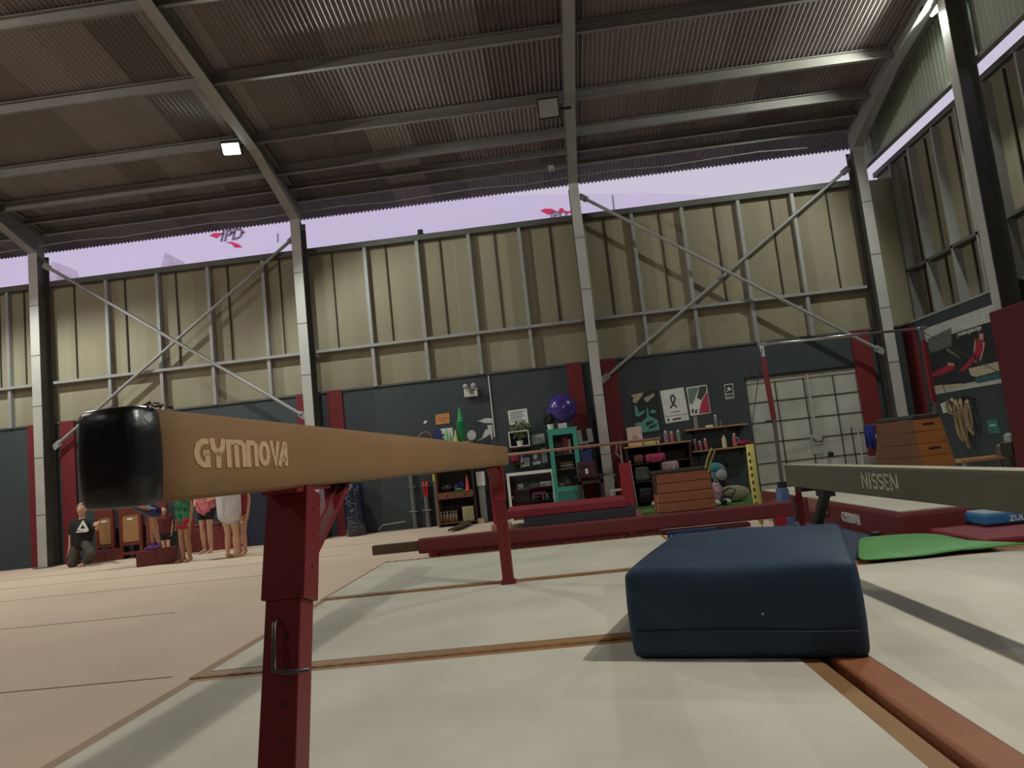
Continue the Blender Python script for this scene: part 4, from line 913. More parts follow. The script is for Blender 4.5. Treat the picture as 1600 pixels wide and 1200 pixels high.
MB().lathe([(.035, 0), (.035, zm3)], (p.x, 14.82, 0), 14).build('tube_body', gt, t); MB().lathe([(.04, zm3), (.04, zt3)], (p.x, 14.82, 0), 14).build('cap', mat('lime', (190, 200, 70), .5), t)
# shrink-wrapped roll at left
p = aY(555, 800, 14.6)
t = thing('wrapped_roll', 'navy mat roll wrapped in shiny creased plastic against the wall', 'mat roll', (p.x, 14.65, 0))
wrap = mat('plastic wrap', (22, 28, 52), .18, 0, .3, 4, .9, 9, coat=.6, stretch=(1, 1, 6)); MB().lathe([(.2, 0), (.21, .3), (.2, .9), (.19, 1.05), (.1, 1.06)], (p.x-.02, 14.65, 0), 24).build('roll', wrap, t, smooth=True)
mb = MB(); random.seed(11)
for i in range(34):
    z = .12+random.random()*.85; a0 = -PI/2+random.uniform(-.9, .6); mb.tube([(p.x-.02+.208*math.cos(a0), 14.65+.208*math.sin(a0), z), (p.x-.02+.209*math.cos(a0+.3), 14.65+.209*math.sin(a0+.3), z+random.uniform(-.03, .03))], .003, 4)
mb.build('crease_glints', mat('crease glint', (170, 176, 196), .3), t)  # pale strands paint glints along the creases of the wrap
p = aY(598, 822, 14.9); tag(MB().tube([(p.x-.1, 14.9, p.z-.08), (p.x, 14.9, p.z+.02), (p.x+.5, 14.9, p.z+.05)], .01, 6).build('wall_cable', steel_l), 'thin pale cable clipped low on the wall beside the wrapped roll', 'cable')
# framed plant shelf
Yk = 14.7
t, x0, x1, a, b = bxp('wall_box', 'white open box frame on the wall holding a leafy plant', 'box shelf', 795, 827, 673, 698, Yk, .02, mat('inner dark', (36, 34, 28), .8), bevel=0)
t.children[0].name = 'back'
bpy.data.objects.remove(t.children[0])
for (xa_, xb_, za_, zb_) in ((x0, x0+.02, a, b), (x1-.02, x1, a, b), (x0+.02, x1-.02, a, a+.02), (x0+.02, x1-.02, b-.02, b)): MB().box(xa_, xb_, Yk, 14.99, za_, zb_).build('frame_board', papw, t)
MB().box(x0, x1, 14.98, 14.995, a, b).build('back_panel', shd, t)
MB().box(x0-.02, x1+.06, Yk-.02, 14.99, a-.03, a-.002).build('shelf_board', mat('dark red shelf', (70, 30, 26), .6), t)
leafm = mat('leaf', (110, 120, 84), .6, 0, .2, 8); leafd = mat('leaf dark', (40, 48, 34), .7)
def plant(name, lab, c, h, w, n, lm, seed):
    random.seed(seed); c = Vector(c); t = thing(name, lab, 'plant', c)
    MB().lathe([(.05, 0), (.07, .1), (.06, .1), (.05, .02)], c, 14).build('pot', papw, t)
    mb = MB(); lf = MB()
    for i in range(n):
        an = random.uniform(0, 2*PI); rr = random.uniform(.2, 1)*w; top = c+Vector((math.cos(an)*rr, math.sin(an)*rr*.35-.02, .1+random.uniform(.25, 1)*h)); mb.tube([c+Vector((0, 0, .08)), (c+top)/2+Vector((0, 0, .06)), top], .004, 5)
        for q in range(3):
            d = Vector((random.uniform(-1, 1), random.uniform(-.4, .1), random.uniform(-.9, .5))).normalized(); s_ = d.orthogonal().normalized(); L_ = random.uniform(.07, .12); wd = L_*.36
            lf.add([top, top+d*L_*.5+s_*wd, top+d*L_, top+d*L_*.5-s_*wd], [(0, 1, 2, 3)])
    mb.build('stems', lm, t); o = lf.build('leaves', lm, t); q = o.modifiers.new('s', 'SOLIDIFY'); q.thickness = .002; return t
plant('potted_plant', 'leafy green plant in the white box frame on the wall', ((x0+x1)/2, Yk+.1, a+.021), .36, .2, 34, leafm, 4)
# papers between plant and teal cabinet
sheet('grey photo print pinned beside the teal cabinet', [(830, 680), (850, 677), (852, 692), (832, 695)], mat('photo grey', (184, 184, 182), .6), lines=[((836, 688), (837, 684)), ((844, 687), (845, 683))], lm=inkg)
sheet('blue and white sheet pinned below the plant box', [(814, 711), (826, 709), (828, 728), (813, 731)], papw, lines=[((816, 718+i*2.5), (826, 716.5+i*2.5)) for i in range(4)], lm=inkg)
sheet('blue sheet pinned above the typed sheet below the plant box', [(815, 708), (827, 707), (827, 714), (816, 716)], mat('blue print', (44, 56, 116), .6), Y=YW-.014)
t = sheet('black and white photo sheet pinned left of the teal cabinet', [(831, 707), (844, 705), (846, 725), (832, 728)], inkg)
cut('photo_figure', papw, [plY([(833, 712), (838, 709), (840, 714), (836, 718), (834, 716)], YW-.011), plY([(832, 722), (845, 720), (845, 724), (833, 727)], YW-.011)], t, (0, .002, 0))
sheet('pale striped sheet pinned against the edge of the teal cabinet', [(845, 700), (853, 699), (856, 722), (848, 724)], mat('photo grey', (184, 184, 182), .6))
t, x0, x1, a, b = bxp('boxing_glove', 'dark red padded thing just right of the beam end', 'glove', 797, 812, 706, 724, 14.6, .2, mat('glove red', (120, 30, 44), .5), bevel=.06)
MB().box(x0, x1+.05, 14.55, 14.999, a-.03, a-.001).build('bracket', blackm, t)
# black glass cabinet with pale frame
Yc = 14.35
cx0, cx1, cz1 = aY(794, 770, Yc).x, aY(868, 765, Yc).x, .93
t = thing('display_cabinet', 'low black cabinet with pale frame and glass front left of the teal cabinet', 'cabinet', ((cx0+cx1)/2, 14.6, 0)); inn = mat('cabinet inside', (34, 32, 36), .6)
MB().box(cx0+.0, cx1, 14.85, 14.9, 0, cz1-.04).build('back_panel', inn, t)
for x in (cx0+.0, cx1-.02): MB().box(x, x+.02, Yc+.04, 14.85, 0, cz1-.04).build('side_panel', inn, t)
for z in (.05, .34, .6): MB().box(cx0+.02, cx1-.02, Yc+.06, 14.85, z-.015, z).build('shelf_board', inn, t)
d = MB()
for bb in ((cx0, cx0+.05, 0.0, cz1), (cx1-.05, cx1, 0.0, cz1), (cx0+.05, cx1-.05, cz1-.06, cz1)): d.box(bb[0], bb[1], Yc, Yc+.04, bb[2], bb[3])
fr_ = d.build('front_frame', papw, t)
gl = bpy.data.materials.new('pane glass'); gl.use_nodes = True; g = gl.node_tree; g.nodes.clear(); o1 = g.nodes.new('ShaderNodeOutputMaterial'); mx = g.nodes.new('ShaderNodeMixShader'); tr_ = g.nodes.new('ShaderNodeBsdfTransparent'); gs_ = g.nodes.new('ShaderNodeBsdfGlossy'); gs_.inputs['Roughness'].default_value = .05; mx.inputs[0].default_value = .07
tr_.inputs[0].default_value = (.9, .92, .92, 1)
g.links.new(tr_.outputs[0], mx.inputs[1]); g.links.new(gs_.outputs[0], mx.inputs[2]); g.links.new(mx.outputs[0], o1.inputs[0])
MB().box(cx0+.05, cx1-.05, Yc+.02, Yc+.024, .0, cz1-.06).build('glass_pane', gl, fr_)
MB().ell((cx0+.08, Yc-.01, .45), .016).build('knob', chrome, fr_)
bp_ = mat('pale pink card', (186, 150, 168), .6); lil = mat('lilac card', (146, 92, 128), .6)
items = [(831, 846, 761, 770, papw, 'small white box on the middle cabinet shelf, left'), (849, 864, 760, 769, mat('cream box', (190, 184, 170), .6), 'small cream box on the middle cabinet shelf, right'),
         (833, 854, 772, 785, lil, 'lilac box inside the low cabinet'), (808, 816, 748, 755, papw, 'small white card in the upper left of the cabinet'), (843, 861, 747, 754, papw, 'white books lying in the upper right of the cabinet'), (827, 842, 750, 756, mat('grey books', (120, 118, 116), .6), 'grey papers lying in the upper middle of the cabinet'),
         (856, 866, 786, 792, papw, 'white box at the bottom right of the cabinet'), (856, 864, 774, 783, inkg, 'grey box right of the lilac box')]
for (xl, xr, yt, yb_, m_, lab) in items:
    x0, x1, a, b = rectY(xl, xr, yt, yb_, Yc+.12); base = max([z for z in (.05, .34, .6) if z <= a+.06] or [.05])+.001
    simple('box' if 'box' in lab else 'papers', lab, 'box' if 'box' in lab else 'papers', [('body', MB().box(x0, x1, Yc+.12, Yc+.32, base, base+(b-a)), m_, .003), ('front_print', MB().box(x0+.02, x0+(x1-x0)*.5, Yc+.118, Yc+.12, base+(b-a)*.3, base+(b-a)*.5), inkg, 0)])
x0, x1, a, b = rectY(800, 828, 764, 785, Yc+.15); simple('storage_bin', 'dark plastic bins inside the left of the low cabinet', 'bin', [('body', MB().box(x0, x1, Yc+.12, Yc+.4, .341, .341+.22), mat('dark bin', (48, 46, 56), .3), .01), ('lid', MB().box(x0-.005, x1+.005, Yc+.11, Yc+.41, .562, .58), mat('dark bin', (48, 46, 56), .3), .004)])
p = aY(820, 792, Yc+.1); simple('soft_toy', 'yellow and red cushion at the bottom of the low cabinet', 'cushion', [('yellow_side', MB().ell((p.x, Yc+.25, .11), (.16, .08, .055)), mat('ochre', (196, 150, 60), .7), -1), ('red_side', MB().ell((p.x+.17, Yc+.25, .1), (.09, .08, .045)), mat('toy red', (180, 44, 50), .7), -1)])
# teal cabinet
teal = mat('teal paint', (60, 150, 132), .55, 0, .08, 4)
Yt = 14.3
tx0, tx1 = aY(866, 740, Yt).x, aY(912, 735, Yt).x
tx0, tx1 = aY(857, 674, Yt).x-.02, aY(898, 669, Yt).x+.03; tz = aY(878, 671, Yt).z
t = thing('glass_cabinet', 'tall teal wooden cabinet with glass door under the purple ball', 'cabinet', ((tx0+tx1)/2, Yt+.3, 0))
for x in (tx0, tx1-.025): MB().box(x, x+.025, Yt+.03, 14.9, 0, tz-.0).build('side_panel', teal, t)
MB().box(tx0+.025, tx1-.025, 14.87, 14.9, 0, tz).build('back_panel', mat('teal dark', (34, 60, 54), .7), t)
MB().box(tx0-.02, tx1+.02, Yt, 14.92, tz, tz+.03).build('top_board', teal, t)
for z in (.55, .9, 1.2): MB().box(tx0+.025, tx1-.025, Yt+.06, 14.87, z-.015, z).build('shelf_board', mat('cabinet shelf', (110, 112, 100), .6), t)
d = MB(); w_ = .085; zl = .56
for bb in ((tx0, tx0+w_, 0, tz), (tx1-w_, tx1, 0, tz), (tx0+w_, tx1-w_, tz-.1, tz), (tx0+w_, tx1-w_, zl-.1, zl), (tx0+w_, tx1-w_, 0, .1)): d.box(bb[0], bb[1], Yt, Yt+.03, bb[2], bb[3])
dr = d.build('door', teal, t, bevel=.004)
MB().box(tx0+w_, tx1-w_, Yt+.01, Yt+.02, .1, zl-.1).build('lower_panel', mat('teal shade', (48, 124, 112), .55), dr)
MB().box(tx0+w_, tx1-w_, Yt+.015, Yt+.018, zl, tz-.1).build('glass_pane', gl, dr); MB().ell((tx1-.04, Yt-.012, .82), .015).build('knob', papw, dr)
tr0 = [(882, 889, 702, 727, mat('trophy red', (190, 50, 80), .5), 'red and pink tube box inside the teal cabinet'), (870, 881, 706, 724, inkg, 'grey folder inside the teal cabinet'), (890, 894, 702, 724, papw, 'white folder inside the teal cabinet')]
for (xl, xr, yt, yb_, m_, lab) in tr0:
    x0, x1, a, b = rectY(xl, xr, yt, yb_, Yt+.2); simple('folder', lab, 'folder', [('cover', MB().box(x0, x1, Yt+.2, Yt+.4, 1.201, 1.201+(b-a)), m_, .004), ('label', MB().box(x0+.005, x1-.01, Yt+.198, Yt+.2, 1.26, 1.3), papw, 0)])
for i in range(3):
    x0, x1, a, b = rectY(876, 896, 730, 732, Yt+.2); tag(MB().box(x0-.0, x1, Yt+.15, Yt+.4, .901+i*.05, .901+i*.05+.03).build('book', papw if i % 2 else woodl, bevel=.003), ['lowest', 'middle', 'top'][i]+' book of the flat pile on the teal cabinet middle shelf', 'book', 'books in the teal cabinet')
p = aY(884, 752, Yt+.2); simple('glass_jar', 'clear grey vase at the bottom of the teal cabinet window', 'vase', [('body', MB().lathe([(.04, 0), (.06, .08), (.03, .16), (.04, .2)], (p.x+.03, Yt+.25, .551), 14), mat('grey glass', (120, 128, 120), .2), 0), ('cloth', MB().ell((p.x-.08, Yt+.2, .59), (.06, .05, .035)), papw, -1)])
# purple ball on the cabinet (resting on a holder ring)
pc = aY(878, 639, 14.45); rb = 23.5*14.45/FPX
pur_ = mat('purple ball', (62, 42, 122), .25, 0, .05, 3, coat=.4)
t = thing('exercise_ball', 'shiny purple exercise ball on top of the teal cabinet', 'exercise ball', (pc.x, 14.6, tz+.03))
MB().ell((pc.x, 14.56, pc.z+.01), rb, 40, 28).build('ball_body', pur_, t, smooth=True)
MB().lathe([(.012, -.004), (.012, .004)], (pc.x, 14.56, pc.z-rb+.01), 10).build('valve', papw, t)
bxp('tissue_box', 'white tissue box under the purple ball on the teal cabinet', 'box', 872, 886, 661, 672, Yt+.08, .16, mat('tissue box', (206, 190, 190), .7), z0=tz+.031)
plant('potted_plant', 'dark small plant beside the purple ball on the teal cabinet', (tx0+.07, Yt+.12, tz+.031), .2, .12, 12, leafd, 9)
# poster, blue bag, dark red chair right of teal cabinet
sheet('black and white poster behind the column, above the blue bag', [(901, 673), (924, 669), (928, 690), (904, 695)], papw, Y=YW-.06, lines=[], name='poster', cat='poster')
t = sheet('dark portrait sheet over the black and white poster', [(908, 672), (916, 670), (919, 688), (911, 690)], mat('portrait dark', (44, 34, 34), .6), Y=YW-.07, name='poster', cat='poster')
x0, x1, a, b = rectY(904, 927, 702, 727, 14.6)
simple('shopping_bag', 'blue shiny bag hanging beside the teal cabinet', 'bag', [('body', MB().box(x0, x1, 14.6, 14.8, a, b), mat('blue bag', (32, 56, 120), .35, bump=.4, bscale=20), .04), ('handle', MB().tube([(x0+.07, 14.7, b), (x0+.1, 14.7, b+.12), (x1-.1, 14.7, b+.12), (x1-.07, 14.7, b)], .008, 6), papw, 0)])
dr_ = mat('dark wood chair', (58, 30, 28), .5, 0, .1, 4)
Yd = 13.9
x0, x1, a, b = rectY(905, 945, 742, 790, Yd)
t = thing('wooden_stool', 'dark red-brown wooden stool or small table left of the column foot', 'stool', ((x0+x1)/2, Yd+.2, 0))
MB().box(x0-.05, x1+.05, Yd-.04, Yd+.46, b-.03, b).build('top', dr_, t, bevel=.006); MB().box(x0, x1, Yd, Yd+.42, b-.16, b-.1).build('apron', dr_, t)
for x in (x0+.03, x1-.03):
    for y in (Yd+.03, Yd+.39): MB().box(x-.03, x+.03, y-.03, y+.03, 0, b-.03).build('leg', dr_, t)
t = thing('storage_chest', 'dark red box standing on the dark wooden stool', 'chest', ((x0+x1)/2, Yd+.2, b)); MB().box(x0+.02, x1-.12, Yd+.02, Yd+.4, b+.001, b+.26).build('body', mat('dark red chest', (72, 26, 34), .6), t, bevel=.006); MB().box(x0+.16, x0+.21, Yd+.018, Yd+.02, b+.03, b+.13).build('label', papw, t)
x0, x1, a, b = rectY(917, 934, 783, 790, 13.2); simple('shoe_pair', 'white shoes on the floor under the dark stool', 'shoes', [('left_shoe', MB().ell((x0+.05, 13.5, .045), (.05, .13, .044)), papw, -1), ('right_shoe', MB().ell((x1-.03, 13.5, .045), (.045, .12, .044)), papw, -1)])
# white plastic chair behind the red post
x0, x1, a, b = rectY(955, 976, 763, 790, 13.6); wch = mat('plastic chair', (190, 184, 172), .5)
t = thing('plastic_chair', 'white plastic chair between the column and the red post', 'chair', ((x0+x1)/2, 13.8, 0)); zs = aY(965, 765, 13.6).z
MB().box(x0, x1+.08, 13.6, 14.0, zs-.03, zs).build('seat', wch, t, bevel=.01)
for x in (x0+.02, x1+.06):
    for y in (13.63, 13.97): MB().bar((x, y, zs-.02), (x+(.03 if x > (x0+x1)/2 else -.03), y, 0), .03, .03).build('leg', wch, t)
MB().prism([(x1+.04, 13.6, zs), (x1+.08, 13.6, zs), (x1+.1, 13.6, zs+.42), (x1+.07, 13.6, zs+.42)], (0, .4, 0)).build('backrest', wch, t, bevel=.01)
simple('wall_fan', 'pale round object hanging beside the column behind the low bar', 'round plaque', [('disc', MB().lathe([(.11, 0), (.11, .02)], aY(956, 747, 14.9), 20, Matrix.Rotation(PI/2, 3, 'X')), mat('pale disc', (150, 146, 136), .6), 0), ('hub', MB().lathe([(.03, .02), (.03, .03)], aY(956, 747, 14.9), 12, Matrix.Rotation(PI/2, 3, 'X')), steel, 0)])
# ================================================================ RIGHT BAY
# posters
t = sheet('teal and black sports poster at the left of the three posters', [(984, 615), (1027, 608), (1035, 674), (992, 680)], mat('poster black', (36, 38, 36), .6), name='poster', cat='poster')
tq = mat('poster teal', (92, 160, 148), .6); cr_ = mat('poster cream', (176, 166, 136), .6); Yq = YW-.009; q_ = (0, .002, 0)
cut('printed_lettering', cr_, [plY([(985, 617), (1006, 613), (1002, 620), (994, 630), (988, 628), (990, 621)], Yq), plY([(1006, 622), (1022, 614), (1023, 618), (1012, 628), (1008, 627)], Yq)], t, q_)
cut('printed_figures', tq, [plY([(991, 634), (995, 634), (998, 645), (1007, 641), (1008, 644), (998, 651), (993, 650)], Yq), plY([(1010, 637), (1012, 637), (1014, 650), (1028, 656), (1031, 672), (1004, 676), (992, 664), (992, 661), (1003, 659), (1011, 652)], Yq), plY([(1016, 641), (1024, 640), (1025, 645), (1017, 646)], Yq)], t, q_)
cut('printed_shapes', MATS['teal dark'], [plY([(1009, 660), (1022, 657), (1020, 661), (1010, 666)], Yq-.003), plY([(1014, 667), (1027, 661), (1026, 665), (1015, 671)], Yq-.003)], t, q_)
t = sheet('white poster with a looped ribbon emblem, middle of the three posters', [(1031, 611), (1068, 605), (1077, 656), (1040, 662)], papw, name='poster', cat='poster')
mb = MB(); em = [plY([(x, y)], Yq)[0] for x, y in ((1047, 638), (1053, 630), (1055, 622), (1051, 617), (1048, 620), (1049, 626), (1053, 633), (1058, 636))]
for a_, b_ in zip(em, em[1:]): mb.bar(a_, b_, .004, .03, up=(1, 0, 1))
mb.build('emblem', mat('ink dark', (50, 52, 50), .7), t)
cut('printed_lines', inkg, [plY([(1048, 644), (1062, 641.5), (1062, 642.6), (1048, 645)], Yq), plY([(1039, 651), (1074, 646), (1074, 646.6), (1039, 651.6)], Yq), plY([(1051, 654), (1064, 652), (1064, 655), (1051, 657)], Yq), plY([(1043, 654), (1046, 653.5), (1046, 658), (1043, 658.5)], Yq)], t, q_)
t = sheet('green, white and pink poster at the right of the three posters', [(1072, 605.5), (1104, 601), (1111, 645), (1079, 650)], papw, name='poster', cat='poster')
cut('green_panel', mat('poster green', (110, 132, 116), .6), [plY([(1074, 607), (1092, 605), (1086, 622), (1082, 632), (1077, 630)], Yq)], t, q_)
cut('pink_panel', mat('poster pink', (176, 54, 84), .6), [plY([(1105, 612), (1110, 644), (1092, 646.5), (1096, 628)], Yq)], t, q_)
cut('photo_figures', mat('photo dark', (70, 70, 70), .6), [plY([(1093, 604), (1103, 603), (1104, 611), (1096, 625), (1089, 622)], Yq), plY([(1081, 640), (1084, 638), (1084, 645), (1081, 646)], Yq), plY([(1086, 641), (1090, 639), (1089, 646), (1086, 646)], Yq)], t, q_)
t = sheet('small dark exit sign with a running figure on the grey wall', [(1131.5, 601), (1145, 599), (1147.5, 622), (1134, 624)], papw, name='exit_sign', cat='sign')
cut('sign_panel', mat('sign dark', (36, 50, 48), .5), [plY([(1132.5, 602), (1144, 600.4), (1145.7, 614), (1134, 615.6)], Yq), plY([(1134.4, 617), (1145.9, 615.3), (1146.6, 621), (1135, 622.6)], Yq)], t, q_)
cut('running_figure', papw, [plY([(1136, 606), (1139, 604.5), (1142, 607), (1143.5, 610), (1141, 610), (1139.5, 609), (1137, 612.5), (1135.5, 612), (1138, 608), (1136.5, 607.5)], Yq-.003)], t, q_)
p = aY(1136.2, 621.5, Yq-.003); lettering('lettering', 'SALIDA', .045, papw, p, (1, 0, 0), (0, 0, 1), t, sx=.9)
t = sheet('tall narrow pale strip pinned below the right poster', [(1083, 651), (1089, 650), (1091, 669), (1085, 670)], mat('pale strip', (140, 138, 128), .7))
# wall shelves
def wshelf(lab, xl, xr, yl, yr, Y=14.7):
    A_, B_ = aY(xl, yl, Y), aY(xr, yr, Y); z = (A_.z+B_.z)/2
    t = thing('wall_shelf', lab, 'shelf', ((A_.x+B_.x)/2, 14.85, z)); MB().box(A_.x, B_.x, Y, 14.995, z-.03, z).build('board', woodl, t)
    for x in (A_.x+.15, B_.x-.15): MB().prism([(x, 14.995, z-.03), (x, 14.75, z-.03), (x, 14.995, z-.2)], (.02, 0, 0)).build('bracket', shd, t)
    return A_.x, B_.x, z
ux0, ux1, uz = wshelf('upper wooden wall shelf right of the posters', 1073, 1168, 671, 661)
lx0, lx1, lz = wshelf('lower wooden wall shelf holding bottles and a pink cloth', 1082, 1174, 706, 694)
def bottle(lab, px, pyt, Y, zb_, r, m, capm=None, name='bottle', handle=False, cat=None, pyt2=None):
    p = aY(px, pyt, Y); h = max(.08, p.z-zb_); c_ = (p.x, Y, zb_+.001); t = thing(name, lab, cat or name, c_)
    MB().lathe([(r*.9, 0), (r, .01), (r, h*.72), (r*.6, h*.82), (r*.55, h*.86)], c_, 16).build('body', m, t, smooth=False)
    MB().lathe([(r*.6, h*.86), (r*.6, h)], c_, 14).build('cap', capm or papw, t)
    if handle: MB().tube([(p.x+r*.9, Y, zb_+h*.25), (p.x+r*1.9, Y, zb_+h*.3), (p.x+r*1.9, Y, zb_+h*.6), (p.x+r*.9, Y, zb_+h*.65)], .008, 6).build('handle', papw, t)
clr = mat('frosted bottle', (120, 126, 122), .3); mauve = mat('mauve bottle', (140, 108, 124), .4); pinkb = mat('pink bottle', (170, 96, 100), .4)
bottle('clear tall bottle on the upper wall shelf', 1117, 648, 14.8, uz, .035, clr)
bottle('clear short bottle beside the tall one on the upper shelf', 1125, 658, 14.85, uz, .025, clr)
bxp('soap_box', 'small white box on the upper wall shelf', 'box', 1104, 1114, 664, 668, 14.75, .1, papw, z0=uz+.001)
bottle('small bottle with white round cap, leftmost on the lower wall shelf', 1085, 686, 14.8, lz, .025, mauve)
bottle('pink squat bottle, second on the lower wall shelf', 1093, 689, 14.8, lz, .04, pinkb)
bottle('pinkish bottle with white cap, third on the lower wall shelf', 1101, 685, 14.8, lz, .035, pinkb)
bottle('cream yellow tumbler on the lower wall shelf', 1130, 680, 14.8, lz, .045, mat('cream yellow', (206, 200, 150), .5), mat('cream yellow', (206, 200, 150), .5), 'tumbler')
bottle('pink mug with straw and handle on the lower wall shelf', 1146, 677, 14.8, lz, .045, pinkb, papw, 'mug', True)
p = aY(1163, 693, 14.8); simple('cloth', 'magenta cloth heaped at the right end of the lower wall shelf', 'cloth', [('fold', MB().ell((p.x, 14.82, lz+.06), (.13, .1, .058)), mat('magenta', (140, 26, 70), .8, bump=.5, bscale=20), -1), ('loose_end', MB().ell((p.x+.12, 14.8, lz+.035), (.07, .08, .033)), MATS['magenta'], -1)])
# shelf unit with boxes and bags
Yu = 14.4
hx0, hx1 = aY(984, 740, Yu).x-.02, aY(1082, 720, Yu).x; hz = 1.2
shr = mat('shelf dark red', (56, 26, 26), .6)
t = thing('shelf_unit', 'dark open shelf unit with bags, behind the small vaulting box', 'shelf', ((hx0+hx1)/2, 14.7, 0))
MB().box(hx0-.02, hx1+.02, Yu-.02, 14.97, hz-.03, hz).build('top_board', woodl, t)
for x in (hx0, (hx0+hx1)/2, hx1-.03): MB().box(x, x+.03, Yu, 14.93, 0, hz-.03).build('side_panel', shr, t)
MB().box(hx0, hx1, 14.93, 14.96, 0, hz-.03).build('back_panel', shd, t)
for z in (.12, .5, .85): MB().box(hx0+.03, hx1-.03, Yu+.03, 14.93, z-.02, z).build('shelf_board', shr, t)
fa, x0, x1, a, b = bxp('first_aid_box', 'pink-white first aid box with a cross, leaning on the shelf unit top', 'first aid box', 980, 1003, 667, 684, Yu+.1, .12, mat('first aid', (206, 176, 166), .6), z0=hz+.001)
aa = a; xm_ = (x0+x1)/2; zc = a+(b-a)*.35
MB().lathe([(.06, -.001), (.06, .001)], (xm_, Yu+.099, zc), 20, Matrix.Rotation(PI/2, 3, 'X')).build('emblem', mat('emblem brown', (110, 60, 56), .6), fa)
mb = MB(); mb.box(xm_-.015, xm_+.015, Yu+.095, Yu+.098, zc-.045, zc+.045); mb.box(xm_-.045, xm_+.045, Yu+.095, Yu+.098, zc-.015, zc+.015); mb.build('cross', papw, fa)
bxp('flat_box', 'flat peach box with red print at the left front of the shelf unit top', 'box', 983, 1004, 690, 696, Yu-.0, .09, mat('peach box', (216, 176, 130), .6), z0=hz+.001)
bxp('flat_box', 'flat yellow-green box right of the peach box', 'box', 1006, 1025, 687, 695, Yu-.0, .09, mat('yellow green box', (190, 190, 110), .6), z0=hz+.001)
bxp('candle', 'small pale yellow block right of the yellow-green box', 'block', 1026, 1030, 683, 693, Yu+.02, .05, mat('pale yellow', (214, 196, 150), .6), z0=hz+.001)
for px, pyt, m_, lab, r in ((1039.5, 673, mauve, 'tall mauve bottle on the shelf unit top', .045), (1048.5, 674, pinkb, 'pinkish grey bottle in the middle of three on the shelf unit top', .04), (1059, 672, clr, 'clear bottle, right of three on the shelf unit top', .04)): bottle(lab, px, pyt, Yu+.15, hz, r, m_)
def bag(name, lab, xl, xr, yt, yb_, Y, z0, m, strap=None, dep=.25, bv=.05):
    x0, x1, a, b = rectY(xl, xr, yt, yb_, Y)
    if z0 is not None: b = z0+(b-a); a = z0
    parts = [('body', MB().box(x0, x1, Y, Y+dep, a, b), m, min(bv, (x1-x0)*.3, (b-a)*.3))]
    if strap: parts.append(('strap', MB().tube([(x0+.06, Y-.01, b-.03), (x0+.12, Y-.03, a-.0), (x1-.12, Y-.03, a+.02), (x1-.06, Y-.01, b-.03)], .014, 6), strap, 0))
    return simple(name, lab, 'bag', parts)
bag('duffel_bag', 'crimson pink bag on the upper shelf of the shelf unit', 1009, 1040, 705, 718, Yu-.03, .852, mat('crimson bag', (164, 48, 84), .6, bump=.3, bscale=15), mat('crimson bag', (164, 48, 84), .6), .3)
bag('duffel_bag', 'pale pink rounded bag right of the crimson bag', 1034, 1061, 717, 731, Yu-.03, .66, mat('pale bag', (176, 146, 150), .6, bump=.3, bscale=15), MATS['pale bag'], .3, .08)
bag('duffel_bag', 'brown bag at the left end of the shelf unit', 990, 1006, 708, 722, Yu+.02, .852, mat('brown bag', (104, 58, 46), .6), None, .3)
bag('backpack', 'grey and green cloth backpack on the left middle shelf', 992, 1015, 725, 748, Yu+.02, .502, mat('grey green bag', (76, 80, 68), .8, bump=.6, bscale=12, var=.4), None, .3)
bag('backpack', 'black backpack on the low left shelf of the shelf unit', 998, 1020, 758, 778, Yu+.02, .122, blackm, None, .3)
simple('shoe_pair', 'white trainers on the low shelf beside the small vaulting box', 'shoes', [('left_shoe', MB().ell((hx0+.4, Yu-.1, .05), (.05, .12, .045)), papw, -1), ('right_shoe', MB().ell((hx0+.52, Yu-.1, .05), (.05, .12, .045)), papw, -1)])
# bags heaped on the floor right of the small box
Yg = 13.6
def heap(name, lab, cat, items): return simple(name, lab, cat, items)
p = aY(1124, 740, Yg); navyb = mat('navy bag', (34, 36, 52), .7); gb_ = mat('grey blue bag', (120, 124, 138), .7, var=.2); tb = mat('turquoise patch', (60, 130, 140), .7)
heap('backpack', 'grey backpack with turquoise flap and a white emblem, atop the heap by the wall', 'backpack', [('body', MB().ell((p.x, Yg+.15, p.z), (.17, .13, .2)), gb_, -1), ('flap', MB().ell((p.x-.05, Yg+.13, p.z+.1), (.13, .12, .11)), tb, -1), ('pocket', MB().ell((p.x+.04, Yg+.02, p.z-.03), (.1, .05, .1)), mat('pocket grey', (160, 160, 168), .7), -1)])
p = aY(1122, 752, Yg); heap('backpack', 'dark backpack under the grey one in the heap by the wall', 'backpack', [('body', MB().ell((p.x, Yg+.2, .36), (.22, .15, .18)), navyb, -1), ('strap', MB().tube([(p.x+.1, Yg+.04, .4), (p.x+.25, Yg, .3), (p.x+.2, Yg+.05, .2)], .015, 6), mat('dark red strap', (90, 30, 40), .7), 0)])
p = aY(1119, 762, 13.2); heap('gym_bag', 'pink and white patterned bag low in the heap beside the small vaulting box', 'bag', [('body', MB().ell((p.x, 13.25, .2), (.14, .12, .19)), mat('pink white bag', (184, 150, 162), .7, var=.35, scale=14, contrast=3), -1), ('handle', MB().tube([(p.x-.06, 13.18, .36), (p.x, 13.15, .45), (p.x+.06, 13.18, .36)], .01, 6), papw, 0)])
p = aY(1147, 767, 13.2); heap('gym_bag', 'beige bag with black trim lying at the right of the heap by the wall', 'bag', [('body', MB().ell((p.x, 13.3, .16), (.3, .16, .15)), mat('beige bag', (150, 144, 118), .8, bump=.5, bscale=10, var=.2), -1), ('trim', MB().tube([(p.x-.25, 13.17, .2), (p.x-.1, 13.12, .28), (p.x+.02, 13.12, .24), (p.x-.08, 13.12, .12), (p.x-.22, 13.15, .14)], .014, 6), blackm, 0)])
